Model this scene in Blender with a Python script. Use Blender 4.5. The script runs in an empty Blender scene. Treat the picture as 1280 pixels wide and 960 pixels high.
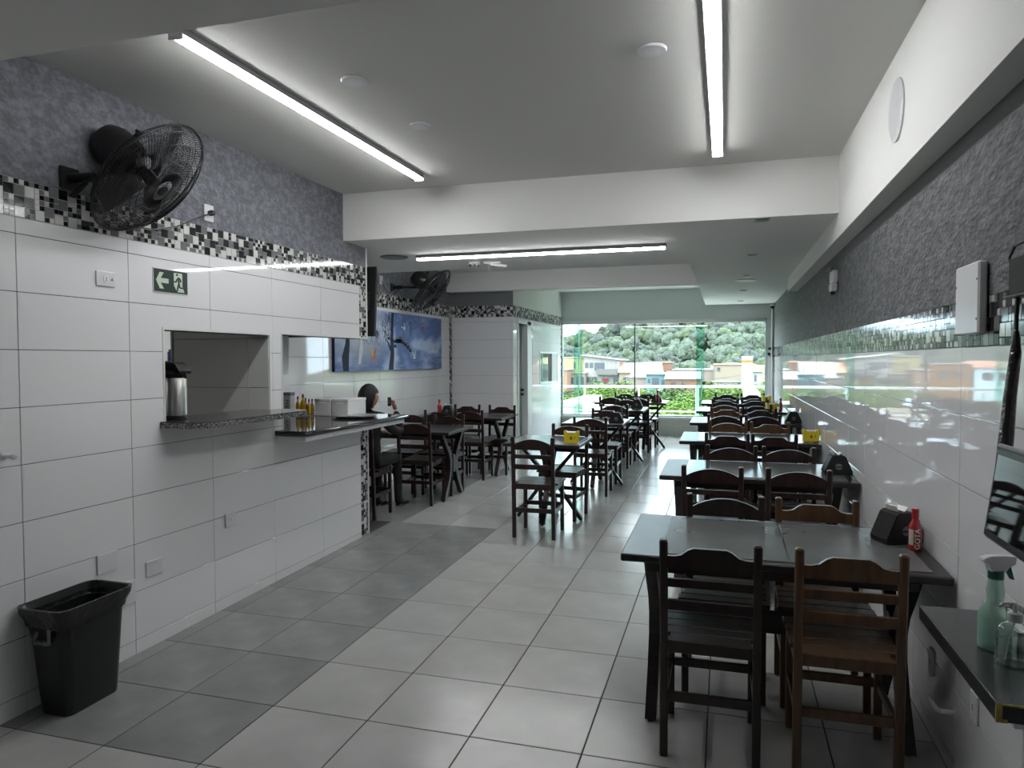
import bpy, math, random
from mathutils import Vector, Matrix, noise
random.seed(7)
SC = bpy.context.scene
COL = SC.collection
PI = math.pi
V = Vector

# ------------------------------------------------------------------ camera
EYE, YAW, PITCH, ROLL = 1.6, .2905, .0338, -.0033
SLOPE = .015                                  # the floor climbs gently towards the window
cam = bpy.data.cameras.new('camera'); cam_ob = bpy.data.objects.new('camera', cam); COL.objects.link(cam_ob)
cam.sensor_width = 36; cam.lens = 891 / 1280 * 36; cam.clip_start = .05; cam.clip_end = 3000
c_, s_ = math.cos(YAW), math.sin(YAW); cp, sp = math.cos(PITCH), math.sin(PITCH)
rt, fw, upv = V((c_, s_, 0)), V((-s_ * cp, c_ * cp, -sp)), V((-s_ * sp, c_ * sp, cp))
rt2 = rt * math.cos(ROLL) + upv * math.sin(ROLL); up2 = upv * math.cos(ROLL) - rt * math.sin(ROLL)
M = Matrix((rt2, up2, -fw)).transposed().to_4x4(); M.translation = V((0, 0, EYE))
cam_ob.matrix_world = M
SC.camera = cam_ob

# ------------------------------------------------------------------ sky, sun, exposure
SKY_STRENGTH, SUN_STRENGTH, LED_POWER = 6.5, 1.6, 26.0
SC.view_settings.view_transform = 'Standard'; SC.view_settings.look = 'None'
SC.view_settings.exposure = 0.7; SC.view_settings.gamma = 1.0
SC.view_settings.use_curve_mapping = False
w = bpy.data.worlds.new('sky'); SC.world = w; w.use_nodes = True
nt = w.node_tree; nt.nodes.clear()
out = nt.nodes.new('ShaderNodeOutputWorld'); bg = nt.nodes.new('ShaderNodeBackground')
tc = nt.nodes.new('ShaderNodeTexCoord'); no = nt.nodes.new('ShaderNodeTexNoise'); no.inputs['Scale'].default_value = 2.2
no.inputs['Detail'].default_value = 5
rp = nt.nodes.new('ShaderNodeValToRGB')
rp.color_ramp.elements[0].position = .38; rp.color_ramp.elements[0].color = (.62, .80, .95, 1)
rp.color_ramp.elements[1].position = .6; rp.color_ramp.elements[1].color = (.95, .97, 1, 1)
nt.links.new(tc.outputs['Generated'], no.inputs['Vector']); nt.links.new(no.outputs['Fac'], rp.inputs['Fac'])
nt.links.new(rp.outputs['Color'], bg.inputs['Color']); bg.inputs['Strength'].default_value = SKY_STRENGTH
nt.links.new(bg.outputs[0], out.inputs[0])
sl = bpy.data.lights.new('sun', 'SUN'); sl.energy = SUN_STRENGTH; sl.angle = .35; sl.color = (1, .96, .88)
so = bpy.data.objects.new('sun', sl); COL.objects.link(so); so.rotation_euler = (math.radians(38), 0, math.radians(-28))
SC.cycles.max_bounces = 14; SC.cycles.diffuse_bounces = 9; SC.cycles.glossy_bounces = 5
SC.cycles.transparent_max_bounces = 24; SC.cycles.transmission_bounces = 8
SC.cycles.sample_clamp_indirect = 12

# ------------------------------------------------------------------ materials
def mat(name, col, rough=.5, metal=0, var=0, vscale=8, bump=0, bscale=60, stretch=None, emit=None, emit_s=0, spec=.5,
        col2=None, rnd=0, coat=0, bdetail=4, bdist=.02):
    m = bpy.data.materials.new(name); m.use_nodes = True; n = m.node_tree.nodes; l = m.node_tree.links
    b = n['Principled BSDF']; b.inputs['Base Color'].default_value = (*col, 1)
    b.inputs['Roughness'].default_value = rough; b.inputs['Metallic'].default_value = metal
    b.inputs['Specular IOR Level'].default_value = spec
    if coat: b.inputs['Coat Weight'].default_value = coat; b.inputs['Coat Roughness'].default_value = .08
    t = n.new('ShaderNodeTexCoord'); src = t.outputs['Object']
    if stretch:
        mp = n.new('ShaderNodeMapping'); mp.inputs['Scale'].default_value = stretch
        l.new(src, mp.inputs['Vector']); src = mp.outputs[0]
    last = None
    if var or col2:
        nz = n.new('ShaderNodeTexNoise'); nz.inputs['Scale'].default_value = vscale; nz.inputs['Detail'].default_value = 6
        l.new(src, nz.inputs['Vector'])
        r = n.new('ShaderNodeValToRGB'); r.color_ramp.elements[0].position = .35; r.color_ramp.elements[1].position = .65
        a = tuple(max(0, c * (1 - var)) for c in col); bb = col2 or tuple(min(1, c * (1 + var)) for c in col)
        r.color_ramp.elements[0].color = (*a, 1); r.color_ramp.elements[1].color = (*bb, 1)
        l.new(nz.outputs['Fac'], r.inputs['Fac']); last = r.outputs['Color']
    if rnd:
        oi = n.new('ShaderNodeObjectInfo'); mr = n.new('ShaderNodeMapRange')
        mr.inputs['To Min'].default_value = 1 - rnd; mr.inputs['To Max'].default_value = 1 + rnd
        l.new(oi.outputs['Random'], mr.inputs['Value'])
        h = n.new('ShaderNodeHueSaturation'); h.inputs['Color'].default_value = (*col, 1)
        if last: l.new(last, h.inputs['Color'])
        l.new(mr.outputs[0], h.inputs['Value']); last = h.outputs['Color']
    if last: l.new(last, b.inputs['Base Color'])
    if bump:
        nb = n.new('ShaderNodeTexNoise'); nb.inputs['Scale'].default_value = bscale; nb.inputs['Detail'].default_value = bdetail
        l.new(src, nb.inputs['Vector']); bp = n.new('ShaderNodeBump'); bp.inputs['Strength'].default_value = bump
        bp.inputs['Distance'].default_value = bdist; l.new(nb.outputs['Fac'], bp.inputs['Height']); l.new(bp.outputs[0], b.inputs['Normal'])
    if emit: b.inputs['Emission Color'].default_value = (*emit, 1); b.inputs['Emission Strength'].default_value = emit_s
    return m

def plaster_mat(name, col, k, stretch):
    m = mat(name, col, .75); n = m.node_tree.nodes; l = m.node_tree.links; b = n['Principled BSDF']
    t = n.new('ShaderNodeTexCoord')
    a = n.new('ShaderNodeTexNoise'); a.inputs['Scale'].default_value = 26; a.inputs['Detail'].default_value = 8; a.inputs['Roughness'].default_value = .65
    v = n.new('ShaderNodeTexVoronoi'); v.inputs['Scale'].default_value = 55
    mp = n.new('ShaderNodeMapping'); mp.inputs['Scale'].default_value = stretch
    l.new(t.outputs['Object'], mp.inputs['Vector']); l.new(mp.outputs[0], a.inputs['Vector']); l.new(mp.outputs[0], v.inputs['Vector'])
    mx = n.new('ShaderNodeMath'); mx.operation = 'MULTIPLY_ADD'; mx.inputs[1].default_value = .35
    l.new(v.outputs['Distance'], mx.inputs[0]); l.new(a.outputs['Fac'], mx.inputs[2])
    bp = n.new('ShaderNodeBump'); bp.inputs['Strength'].default_value = k; bp.inputs['Distance'].default_value = .02
    l.new(mx.outputs[0], bp.inputs['Height']); l.new(bp.outputs[0], b.inputs['Normal'])
    r = n.new('ShaderNodeValToRGB'); r.color_ramp.elements[0].position = .42; r.color_ramp.elements[1].position = .62
    r.color_ramp.elements[0].color = (*[c * .72 for c in col], 1); r.color_ramp.elements[1].color = (*[c * 1.25 for c in col], 1)
    l.new(a.outputs['Fac'], r.inputs['Fac']); l.new(r.outputs[0], b.inputs['Base Color'])
    return m

def glass_mat(name, tint=(1, 1, 1), refl=1.0, rough=0.0, ior=1.5):
    m = bpy.data.materials.new(name); m.use_nodes = True; n = m.node_tree.nodes; l = m.node_tree.links; n.clear()
    o = n.new('ShaderNodeOutputMaterial'); tr = n.new('ShaderNodeBsdfTransparent'); gl = n.new('ShaderNodeBsdfGlossy')
    tr.inputs['Color'].default_value = (*tint, 1); gl.inputs['Roughness'].default_value = rough
    fr = n.new('ShaderNodeLayerWeight'); fr.inputs['Blend'].default_value = .5; mx = n.new('ShaderNodeMixShader')
    pw_ = n.new('ShaderNodeMath'); pw_.operation = 'POWER'; pw_.inputs[1].default_value = 4.5; l.new(fr.outputs['Facing'], pw_.inputs[0])
    mu = n.new('ShaderNodeMath'); mu.operation = 'MULTIPLY_ADD'; mu.inputs[1].default_value = .75 * refl; mu.inputs[2].default_value = .05 * refl
    l.new(pw_.outputs[0], mu.inputs[0]); l.new(mu.outputs[0], mx.inputs[0]); l.new(tr.outputs[0], mx.inputs[1]); l.new(gl.outputs[0], mx.inputs[2])
    l.new(mx.outputs[0], o.inputs[0]); return m

def cloudy_mat(name, tint, body, k):
    m = glass_mat(name, tint, 1.0, .05); n = m.node_tree.nodes; l = m.node_tree.links
    o = next(x for x in n if x.type == 'OUTPUT_MATERIAL'); src = o.inputs[0].links[0].from_socket
    d = n.new('ShaderNodeBsdfDiffuse'); d.inputs['Color'].default_value = (*body, 1); x = n.new('ShaderNodeMixShader'); x.inputs[0].default_value = k
    l.new(src, x.inputs[1]); l.new(d.outputs[0], x.inputs[2]); l.new(x.outputs[0], o.inputs[0]); return m

def granite_mat(name, rough, dark=.02, light=.30):
    m = mat(name, (.08, .08, .08), rough); n = m.node_tree.nodes; l = m.node_tree.links
    t = n.new('ShaderNodeTexCoord'); v = n.new('ShaderNodeTexVoronoi'); v.inputs['Scale'].default_value = 260
    r = n.new('ShaderNodeValToRGB'); e = r.color_ramp.elements
    e[0].position = .1; e[0].color = (dark, dark, dark, 1); e[1].position = .9; e[1].color = (light, light, light * .97, 1)
    x = e.new(.55); x.color = (.06, .06, .06, 1)
    l.new(t.outputs['Object'], v.inputs['Vector']); l.new(v.outputs['Color'], r.inputs['Fac']); l.new(r.outputs[0], n['Principled BSDF'].inputs['Base Color'])
    return m

T = {}
T['ceil'] = mat('ceiling_paint', (.64, .64, .615), .85, bump=.05, bscale=6)
T['beam'] = mat('beam_paint', (.80, .80, .78), .8)
T['tile'] = mat('white_wall_tile', (.76, .76, .775), .03, bump=.004, bscale=3, bdetail=0)
T['tile_mat'] = mat('matt_kitchen_tile', (.60, .61, .60), .3)
T['grout'] = mat('dark_grout', (.10, .10, .10), .9)
T['grout_w'] = mat('pale_grout', (.30, .30, .31), .9)
T['plaster'] = plaster_mat('grey_textured_plaster', (.17, .178, .205), .6, (1, .8, 1.1))
T['plaster_r'] = plaster_mat('dark_textured_plaster', (.14, .145, .155), 1.0, (1, .45, 1.0))
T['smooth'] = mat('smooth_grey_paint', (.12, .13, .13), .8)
T['endgrey'] = mat('grey_green_paint', (.55, .585, .56), .8)
T['floor'] = mat('light_floor_tile', (.39, .39, .38), .2, var=.08, vscale=3, rnd=.04, bump=.01, bscale=8)
T['floor_d'] = mat('dark_floor_tile', (.225, .23, .225), .22, var=.14, vscale=3.5, rnd=.06, bump=.01, bscale=8)
T['fgrout'] = mat('floor_grout', (.035, .033, .03), .9)
T['mos_k'] = mat('black_mosaic', (.012, .012, .014), .08)
T['mos_g'] = mat('grey_mosaic', (.16, .165, .17), .1)
T['mos_w'] = mat('white_mosaic', (.62, .62, .60), .1)
T['mos_gr'] = mat('mosaic_grout', (.45, .45, .44), .9)
T['wood_k'] = mat('black_stained_wood', (.016, .012, .011), .32, var=.35, vscale=6, stretch=(1, 1, 8), bump=.08, bscale=30)
T['wood_d'] = mat('dark_stained_wood', (.024, .013, .011), .3, var=.4, vscale=5, stretch=(6, 6, 1), bump=.08, bscale=30)
T['wood_b'] = mat('brown_stained_wood', (.095, .047, .021), .32, var=.35, vscale=5, stretch=(6, 6, 1), bump=.08, bscale=30)
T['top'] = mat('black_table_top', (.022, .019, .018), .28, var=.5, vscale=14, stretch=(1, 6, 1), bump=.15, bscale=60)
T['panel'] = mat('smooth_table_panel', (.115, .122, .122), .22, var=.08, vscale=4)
T['black'] = mat('black_plastic', (.012, .012, .013), .35)
T['blackm'] = mat('black_metal', (.015, .015, .016), .35, .4)
T['bag'] = mat('black_bin_bag', (.012, .012, .013), .18, bump=.6, bscale=22)
T['bin'] = mat('black_bin_plastic', (.008, .010, .010), .38)
T['greyp'] = mat('grey_plastic', (.18, .19, .20), .4)
T['white'] = mat('white_plastic', (.66, .66, .68), .3)
T['white2'] = mat('white_satin', (.72, .72, .74), .45)
T['paper'] = mat('paper_napkin', (.80, .80, .78), .9)
T['alu'] = mat('aluminium', (.62, .63, .64), .3, .85)
T['alu_w'] = mat('white_aluminium', (.66, .67, .66), .35)
T['steel'] = mat('brushed_steel', (.66, .66, .64), .34, 1, stretch=(40, 40, 1), var=.1, vscale=5)
T['granite'] = granite_mat('speckled_granite', .15, .02, .6)
T['granite_k'] = granite_mat('black_granite', .07, .006, .05)
T['led'] = mat('led_diffuser', (1, 1, 1), .5, emit=(.97, .98, .98), emit_s=LED_POWER)
T['ledcase'] = mat('led_housing', (.30, .30, .31), .4, .3)
T['yellow'] = mat('yellow_card', (.72, .56, .02), .4)
T['yellow_d'] = mat('yellow_black_print', (.05, .03, .02), .5)
T['red'] = mat('red_sauce', (.34, .02, .018), .12, coat=.6)
T['redcap'] = mat('red_cap', (.42, .03, .03), .3)
T['label'] = mat('pale_label', (.55, .58, .48), .5)
T['oil'] = mat('golden_oil', (.62, .40, .02), .06, coat=.5)
T['green'] = mat('sign_green', (.006, .03, .018), .35)
T['signw'] = mat('sign_pale_green', (.52, .60, .50), .5)
T['clear'] = glass_mat('clear_glass', (.90, .94, .93), 2.2)
T['window'] = glass_mat('window_glass', (.95, .985, .97), .8)
T['window_g'] = glass_mat('green_glass_edge', (.70, .93, .86), 1.0)
T['dullblack'] = mat('dull_black_plastic', (.010, .010, .011), .6, spec=.25)
T['aqua'] = cloudy_mat('aqua_plastic', (.90, .97, .94), (.42, .72, .60), .42)
T['liquid'] = glass_mat('clear_liquid', (.78, .86, .84), 1.4)
T['skin'] = mat('skin', (.42, .22, .15), .5)
T['hair'] = mat('black_hair', (.005, .0045, .005), .6, bump=.6, bscale=60, stretch=(1, 1, .1))
T['cloth'] = mat('black_cloth', (.008, .008, .010), .85, bump=.2, bscale=80)
T['screen'] = mat('dark_glass_screen', (.004, .004, .005), .03, spec=.9)
T['chipboard'] = mat('worn_yellow_edge', (.42, .32, .10), .8, var=.4, vscale=30)
T['greenpl'] = mat('green_plastic', (.005, .09, .045), .35)

# ------------------------------------------------------------------ mesh helpers
class MB:
    def __init__(s): s.v = []; s.f = []; s.m = []; s.mi = 0
    def add(s, vs, fs):
        o = len(s.v); s.v += [tuple(p) for p in vs]
        for f in fs: s.f.append(tuple(i + o for i in f)); s.m.append(s.mi)
        return s
    def box(s, a, b, bev=0):
        x0, y0, z0 = a; x1, y1, z1 = b
        c = V(((x0 + x1) / 2, (y0 + y1) / 2, (z0 + z1) / 2))
        return s.obox(c, V((1, 0, 0)), V((0, 1, 0)), V((0, 0, 1)), abs(x1 - x0), abs(y1 - y0), abs(z1 - z0), bev)
    def obox(s, c, X, Y, Z, a, b, h, bev=0):
        a, b, h = a / 2, b / 2, h / 2
        if not bev:
            p = [c + X * (i * a) + Y * (j * b) + Z * (k * h) for k in (-1, 1) for j in (-1, 1) for i in (-1, 1)]
            return s.add(p, [(0, 2, 3, 1), (4, 5, 7, 6), (0, 1, 5, 4), (2, 6, 7, 3), (0, 4, 6, 2), (1, 3, 7, 5)])
        e = min(bev, a * .9, b * .9, h * .9)
        idx = {}; p = []
        for k in (-1, 1):
            for j in (-1, 1):
                for i in (-1, 1):
                    for ax in range(3):
                        d = [a - e, b - e, h - e]; d[ax] = (a, b, h)[ax]
                        idx[i, j, k, ax] = len(p); p.append(c + X * (i * d[0]) + Y * (j * d[1]) + Z * (k * d[2]))
        F = []
        for sg in (-1, 1):
            F.append([idx[sg, j, k, 0] for j, k in ((-1, -1), (1, -1), (1, 1), (-1, 1))][::sg])
            F.append([idx[i, sg, k, 1] for i, k in ((-1, -1), (-1, 1), (1, 1), (1, -1))][::sg])
            F.append([idx[i, j, sg, 2] for i, j in ((-1, -1), (1, -1), (1, 1), (-1, 1))][::sg])
        for u in (-1, 1):
            for w2 in (-1, 1):
                q = [idx[-1, u, w2, 1], idx[1, u, w2, 1], idx[1, u, w2, 2], idx[-1, u, w2, 2]]; F.append(q if u * w2 > 0 else q[::-1])
                q = [idx[u, -1, w2, 0], idx[u, 1, w2, 0], idx[u, 1, w2, 2], idx[u, -1, w2, 2]]; F.append(q[::-1] if u * w2 > 0 else q)
                q = [idx[u, w2, -1, 0], idx[u, w2, 1, 0], idx[u, w2, 1, 1], idx[u, w2, -1, 1]]; F.append(q if u * w2 > 0 else q[::-1])
        for i in (-1, 1):
            for j in (-1, 1):
                for k in (-1, 1):
                    q = [idx[i, j, k, 0], idx[i, j, k, 1], idx[i, j, k, 2]]; F.append(q if i * j * k > 0 else q[::-1])
        return s.add(p, F)
    def plank(s, p0, p1, side, wd, th, bev=.002):
        p0, p1 = V(p0), V(p1); d = p1 - p0; L = d.length; Z = d.normalized(); X = V(side); X = (X - Z * X.dot(Z)).normalized(); Y = Z.cross(X)
        return s.obox((p0 + p1) / 2, X, Y, Z, wd, th, L, bev)
    def tube(s, pts, r, n=8, caps=True, rr=None):
        pts = [V(p) for p in pts]; rings = []; o = None
        for i, p in enumerate(pts):
            d = (pts[min(i + 1, len(pts) - 1)] - pts[max(i - 1, 0)]).normalized()
            if o is None:
                o = d.orthogonal().normalized()
            else: o = (o - d * o.dot(d)).normalized()
            q = d.cross(o); R = rr[i] if rr else r
            rings.append([p + (o * math.cos(2 * PI * k / n) + q * math.sin(2 * PI * k / n)) * R for k in range(n)])
        vs = [x for g in rings for x in g]; fs = []
        for i in range(len(pts) - 1):
            for k in range(n): fs.append((i * n + k, i * n + (k + 1) % n, (i + 1) * n + (k + 1) % n, (i + 1) * n + k))
        if caps: fs.append(tuple(range(n - 1, -1, -1))); fs.append(tuple((len(pts) - 1) * n + k for k in range(n)))
        return s.add(vs, fs)
    def ring(s, c, ax, R, r, n=40, m=5):
        c = V(c); ax = V(ax).normalized(); o = ax.orthogonal().normalized(); q = ax.cross(o); vs = []; fs = []
        for i in range(n):
            a = 2 * PI * i / n; d = o * math.cos(a) + q * math.sin(a)
            for k in range(m): b = 2 * PI * k / m; vs.append(c + d * (R + r * math.cos(b)) + ax * (r * math.sin(b)))
        for i in range(n):
            for k in range(m): fs.append((i * m + k, ((i + 1) % n) * m + k, ((i + 1) % n) * m + (k + 1) % m, i * m + (k + 1) % m))
        return s.add(vs, fs)
    def lathe(s, prof, n=24, c=(0, 0, 0), ax=None, sq=None):
        c = V(c); Z = V(ax).normalized() if ax else V((0, 0, 1))
        X = Z.orthogonal().normalized() if ax else V((1, 0, 0)); Y = Z.cross(X); vs = []; fs = []
        for r, z in prof:
            for k in range(n):
                a = 2 * PI * k / n; rx = ry = r
                if sq: rx, ry = r * sq[0], r * sq[1]
                vs.append(c + X * (rx * math.cos(a)) + Y * (ry * math.sin(a)) + Z * z)
        for i in range(len(prof) - 1):
            for k in range(n): fs.append((i * n + k, i * n + (k + 1) % n, (i + 1) * n + (k + 1) % n, (i + 1) * n + k))
        if prof[0][0] > 1e-4: fs.append(tuple(range(n - 1, -1, -1)))
        if prof[-1][0] > 1e-4: fs.append(tuple((len(prof) - 1) * n + k for k in range(n)))
        return s.add(vs, fs)
    def prism(s, poly, O, U, W, D):
        """polygon of (u,w) swept along vector D"""
        O, U, W, D = V(O), V(U), V(W), V(D); n = len(poly)
        a = [O + U * u + W * w2 for u, w2 in poly]; b = [p + D for p in a]
        fs = [tuple(range(n)), tuple(range(2 * n - 1, n - 1, -1))] + [((i + 1) % n, i, n + i, n + (i + 1) % n) for i in range(n)]
        return s.add(a + b, fs)
    def mesh(s, name, mats, smooth=None, fix=False):
        me = bpy.data.meshes.new(name); me.from_pydata(s.v, [], s.f)
        if not isinstance(mats, (list, tuple)): mats = [mats]
        for m in mats: me.materials.append(m)
        if any(s.m): me.polygons.foreach_set('material_index', s.m)
        if fix:
            import bmesh
            bm = bmesh.new(); bm.from_mesh(me); bmesh.ops.recalc_face_normals(bm, faces=bm.faces); bm.to_mesh(me); bm.free()
        if smooth:
            me.shade_smooth(); me.set_sharp_from_angle(angle=math.radians(smooth))
        me.update(); return me
    def build(s, name, mats, parent=None, smooth=None, loc=None, fix=False):
        return link(name, s.mesh(name, mats, smooth, fix), parent, loc)

def link(name, me, parent=None, loc=None):
    o = bpy.data.objects.new(name, me); COL.objects.link(o)
    if parent: o.parent = parent
    if loc is not None: o.location = loc
    return o
def tag(o, label, cat, group=None, kind=None):
    if label: o['label'] = label
    if cat: o['category'] = cat
    if group: o['group'] = group
    if kind: o['kind'] = kind
    return o
def thing(name, label, cat, loc=(0, 0, 0), rz=0, group=None, tilt=False):
    o = bpy.data.objects.new(name, None); COL.objects.link(o); o.empty_display_size = .1
    place(o, loc, rz, tilt); return tag(o, label, cat, group)
def place(o, loc, rz=0, tilt=False):
    R = Matrix.Rotation(rz, 3, 'Z')
    if tilt: R = Matrix.Rotation(math.atan(SLOPE), 3, 'X') @ R
    o.rotation_euler = R.to_euler(); o.location = loc
def struct(o): o['kind'] = 'structure'; return o
def dup(root, loc, rz, label, group=None, tilt=False, swap=None):
    def cp(o, parent):
        c = o.copy(); COL.objects.link(c); c.parent = parent
        if swap and o.type == 'MESH':
            for a, b in swap.items():
                for i, sl2 in enumerate(c.material_slots):
                    if sl2.material == a:
                        sl2.link = 'OBJECT'; sl2.material = b
        for k in o.children: cp(k, c)
        return c
    kids = list(root.children); r = root.copy(); COL.objects.link(r)
    for k in kids: cp(k, r)
    place(r, loc, rz, tilt); r['label'] = label
    if group: r['group'] = group
    return r
def fz(y): return SLOPE * y
def text(body, name, size, loc, X, N, material, parent=None, extrude=.0004):
    """flat lettering whose reading direction is X, facing N"""
    cu = bpy.data.curves.new(name, 'FONT'); cu.body = body; cu.size = size; cu.extrude = extrude; cu.align_x = 'CENTER'; cu.align_y = 'CENTER'
    cu.materials.append(material); o = bpy.data.objects.new(name, cu); COL.objects.link(o)
    X, N = V(X).normalized(), V(N).normalized(); Y = N.cross(X)
    Mx = Matrix((X, Y, N)).transposed().to_4x4(); Mx.translation = V(loc)
    if parent: o.parent = parent
    o.matrix_local = Mx
    bpy.context.view_layer.update(); me = bpy.data.meshes.new_from_object(o); o2 = link(name, me, parent); o2.matrix_local = Mx
    bpy.data.objects.remove(o); return o2

# ------------------------------------------------------------------ tiled surfaces
class Frame:
    """plane of a wall: origin, along-direction U, up = Z, outward normal N"""
    def __init__(s, O, U, N): s.O, s.U, s.N = V(O), V(U), V(N); s.key = (tuple(U), tuple(N))
    def P(s, u, v, w2=0): return s.O + s.U * u + V((0, 0, v)) + s.N * w2
def cut(rect, holes):
    rs = [rect]
    for h in holes:
        nr = []
        for u0, u1, v0, v1 in rs:
            a, b, c, d = h
            if b <= u0 or a >= u1 or d <= v0 or c >= v1: nr.append((u0, u1, v0, v1)); continue
            if a > u0: nr.append((u0, a, v0, v1))
            if b < u1: nr.append((b, u1, v0, v1))
            m0, m1 = max(a, u0), min(b, u1)
            if c > v0: nr.append((m0, m1, v0, c))
            if d < v1: nr.append((m0, m1, d, v1))
        rs = nr
    return [r for r in rs if r[1] - r[0] > .004 and r[3] - r[2] > .004]
TM = {}
def slab(mb, F, u0, u1, v0, v1, w0, w1, bev=0):
    c = F.P((u0 + u1) / 2, (v0 + v1) / 2, (w0 + w1) / 2)
    mb.obox(c, F.U, F.N, V((0, 0, 1)), u1 - u0, w1 - w0, v1 - v0, bev); return mb
def tiles(parent, F, us, vs, holes, material, gap=.003, th=.006, name='tile', wobble=.0012, bev=.0012):
    for i in range(len(us) - 1):
        for j in range(len(vs) - 1):
            r = (us[i] + gap / 2, us[i + 1] - gap / 2, vs[j] + gap / 2, vs[j + 1] - gap / 2)
            if r[1] - r[0] < .004 or r[3] - r[2] < .004: continue
            parts = cut(r, holes)
            if not parts: continue
            rel = tuple(tuple(round(x, 4) for x in (a - r[0], b - r[0], c - r[2], d - r[2])) for a, b, c, d in parts)
            k = (F.key, rel, material.name)
            if k not in TM:
                G = Frame((0, 0, 0), F.U, F.N); mb = MB()
                for a, b, c, d in rel: slab(mb, G, a, b, c, d, 0, th, bev if len(rel) == 1 else 0)
                TM[k] = mb.mesh(name, material)
            o = link(name, TM[k], parent, F.P(r[0], r[2]))
            if wobble: o.rotation_euler = (random.uniform(-wobble, wobble) * (abs(F.U.y)) * 0, 0, random.uniform(-wobble, wobble))
def joints(a, b, start, step):
    """joint positions between a and b, on a lattice through start"""
    out_ = [a]; k = math.ceil((a - start) / step + 1e-6); x = start + k * step
    while x < b - .01:
        if x > a + .01: out_.append(x)
        x += step
    return out_ + [b]
def mosaic(parent, F, u0, u1, v0, v1, near=None, unit=.0243, seed=1, one_limit=0, name='mosaic_chip'):
    """glass mosaic of 1x1, 1x2 and 2x2 chips; the largest-looking ones single, the rest joined"""
    rnd = random.Random(seed); nu = max(1, round((u1 - u0) / unit)); nv = max(1, round((v1 - v0) / unit))
    su, sv = (u1 - u0) / nu, (v1 - v0) / nv; used = set(); hue = {}; g = .0034; mbs = MB(); singles = 0
    mats = [T['mos_k'], T['mos_g'], T['mos_w']]
    for i in range(nu):
        for j in range(nv):
            if (i, j) in used: continue
            a = b = 1; t = rnd.random()
            if t < .36 and i + 1 < nu and j + 1 < nv and not {(i + 1, j), (i, j + 1), (i + 1, j + 1)} & used: a = b = 2
            for x in range(a):
                for y in range(b): used.add((i + x, j + y))
            nb = [hue.get((i - 1, j)), hue.get((i, j - 1)), hue.get((i - 1, j + b - 1)), hue.get((i, j + b))]
            m = rnd.choices([0, 1, 2], [w_ * (.22 if q in nb else 1) for q, w_ in enumerate((.34, .28, .38))])[0]
            for x in range(a):
                for y in range(b): hue[i + x, j + y] = m
            th = .004 + rnd.random() * .0012; r = (u0 + i * su + g / 2, u0 + (i + a) * su - g / 2, v0 + j * sv + g / 2, v0 + (j + b) * sv - g / 2)
            if a * b == 4 and singles < one_limit and near and near[0] < r[0] < near[1]:
                k = ('mos', F.key, m, round(su, 5), round(sv, 5))
                if k not in TM:
                    q = MB(); slab(q, Frame((0, 0, 0), F.U, F.N), 0, r[1] - r[0], 0, r[3] - r[2], 0, .005, .0007); TM[k] = q.mesh(name, mats[m])
                link(name, TM[k], parent, F.P(r[0], r[2])); singles += 1; continue
            mbs.mi = m; slab(mbs, F, *r, 0, th)
    o = mbs.build('mosaic', mats, parent); o['kind'] = 'stuff'
    return o

# =================================================================== THE SETTING
def boxo(name, a, b, m, parent=None, kind='structure'):
    o = MB().box(a, b).build(name, m, parent)
    if kind and not parent: o['kind'] = kind
    return o
LX, RX, PX, EY = -2.985, .82, -3.95, 13.3        # left wall, right wall, alcove wall, window wall
RS = .2555; ROW0 = .119                           # tile row height and the first joint above the skirting row
rows_to = lambda top: [-.02] + [ROW0 + RS * k for k in range(9) if ROW0 + RS * k < top - .02] + [top]

# --- floor: a sloping slab of grout with every tile laid on it
fl = MB().box((-6.3, -2, -.12), (1.0, EY + .05, -.0015)).build('floor', T['fgrout']); struct(fl)
fl.rotation_euler = (math.atan(SLOPE), 0, 0)
FS, FX0, FY0 = .4712, -2.89, 2.258
def floor_tile(x0, x1, y0, y1, m):
    k = ('floor', round(x1 - x0, 3), round(y1 - y0, 3), m.name)
    if k not in TM:
        TM[k] = MB().box((0, 0, -.006), (x1 - x0, y1 - y0, 0), .0015).mesh('tile', m)
    link('tile', TM[k], fl, (x0, y0, 0))
nfl = 0
for i in range(-3, 8):
    for j in range(-3, 24):
        x0, x1 = FX0 + i * FS + .0028, FX0 + (i + 1) * FS - .0028; y0, y1 = FY0 + j * FS + .0028, FY0 + (j + 1) * FS - .0028
        x0, x1, y1 = max(x0, PX), min(x1, RX - .002), min(y1, EY - .002)
        if x1 - x0 < .03 or y1 - y0 < .03: continue
        if i < 0 and y0 < 5.6:
            x0 = max(x0, LX + .002)
            if x1 - x0 < .03: continue
        if j > 16 and x1 < LX: continue
        dark = (i in (0, 1) and 0 < j < 8) or (i == -1 and 0 <= j < 7) or (i < 0 and j >= 6 and j < 14)
        if i in (0, 1) and j == 0: dark = random.random() < .5
        floor_tile(x0, x1, y0, y1, T['floor_d'] if dark else T['floor']); nfl += 1

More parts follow.
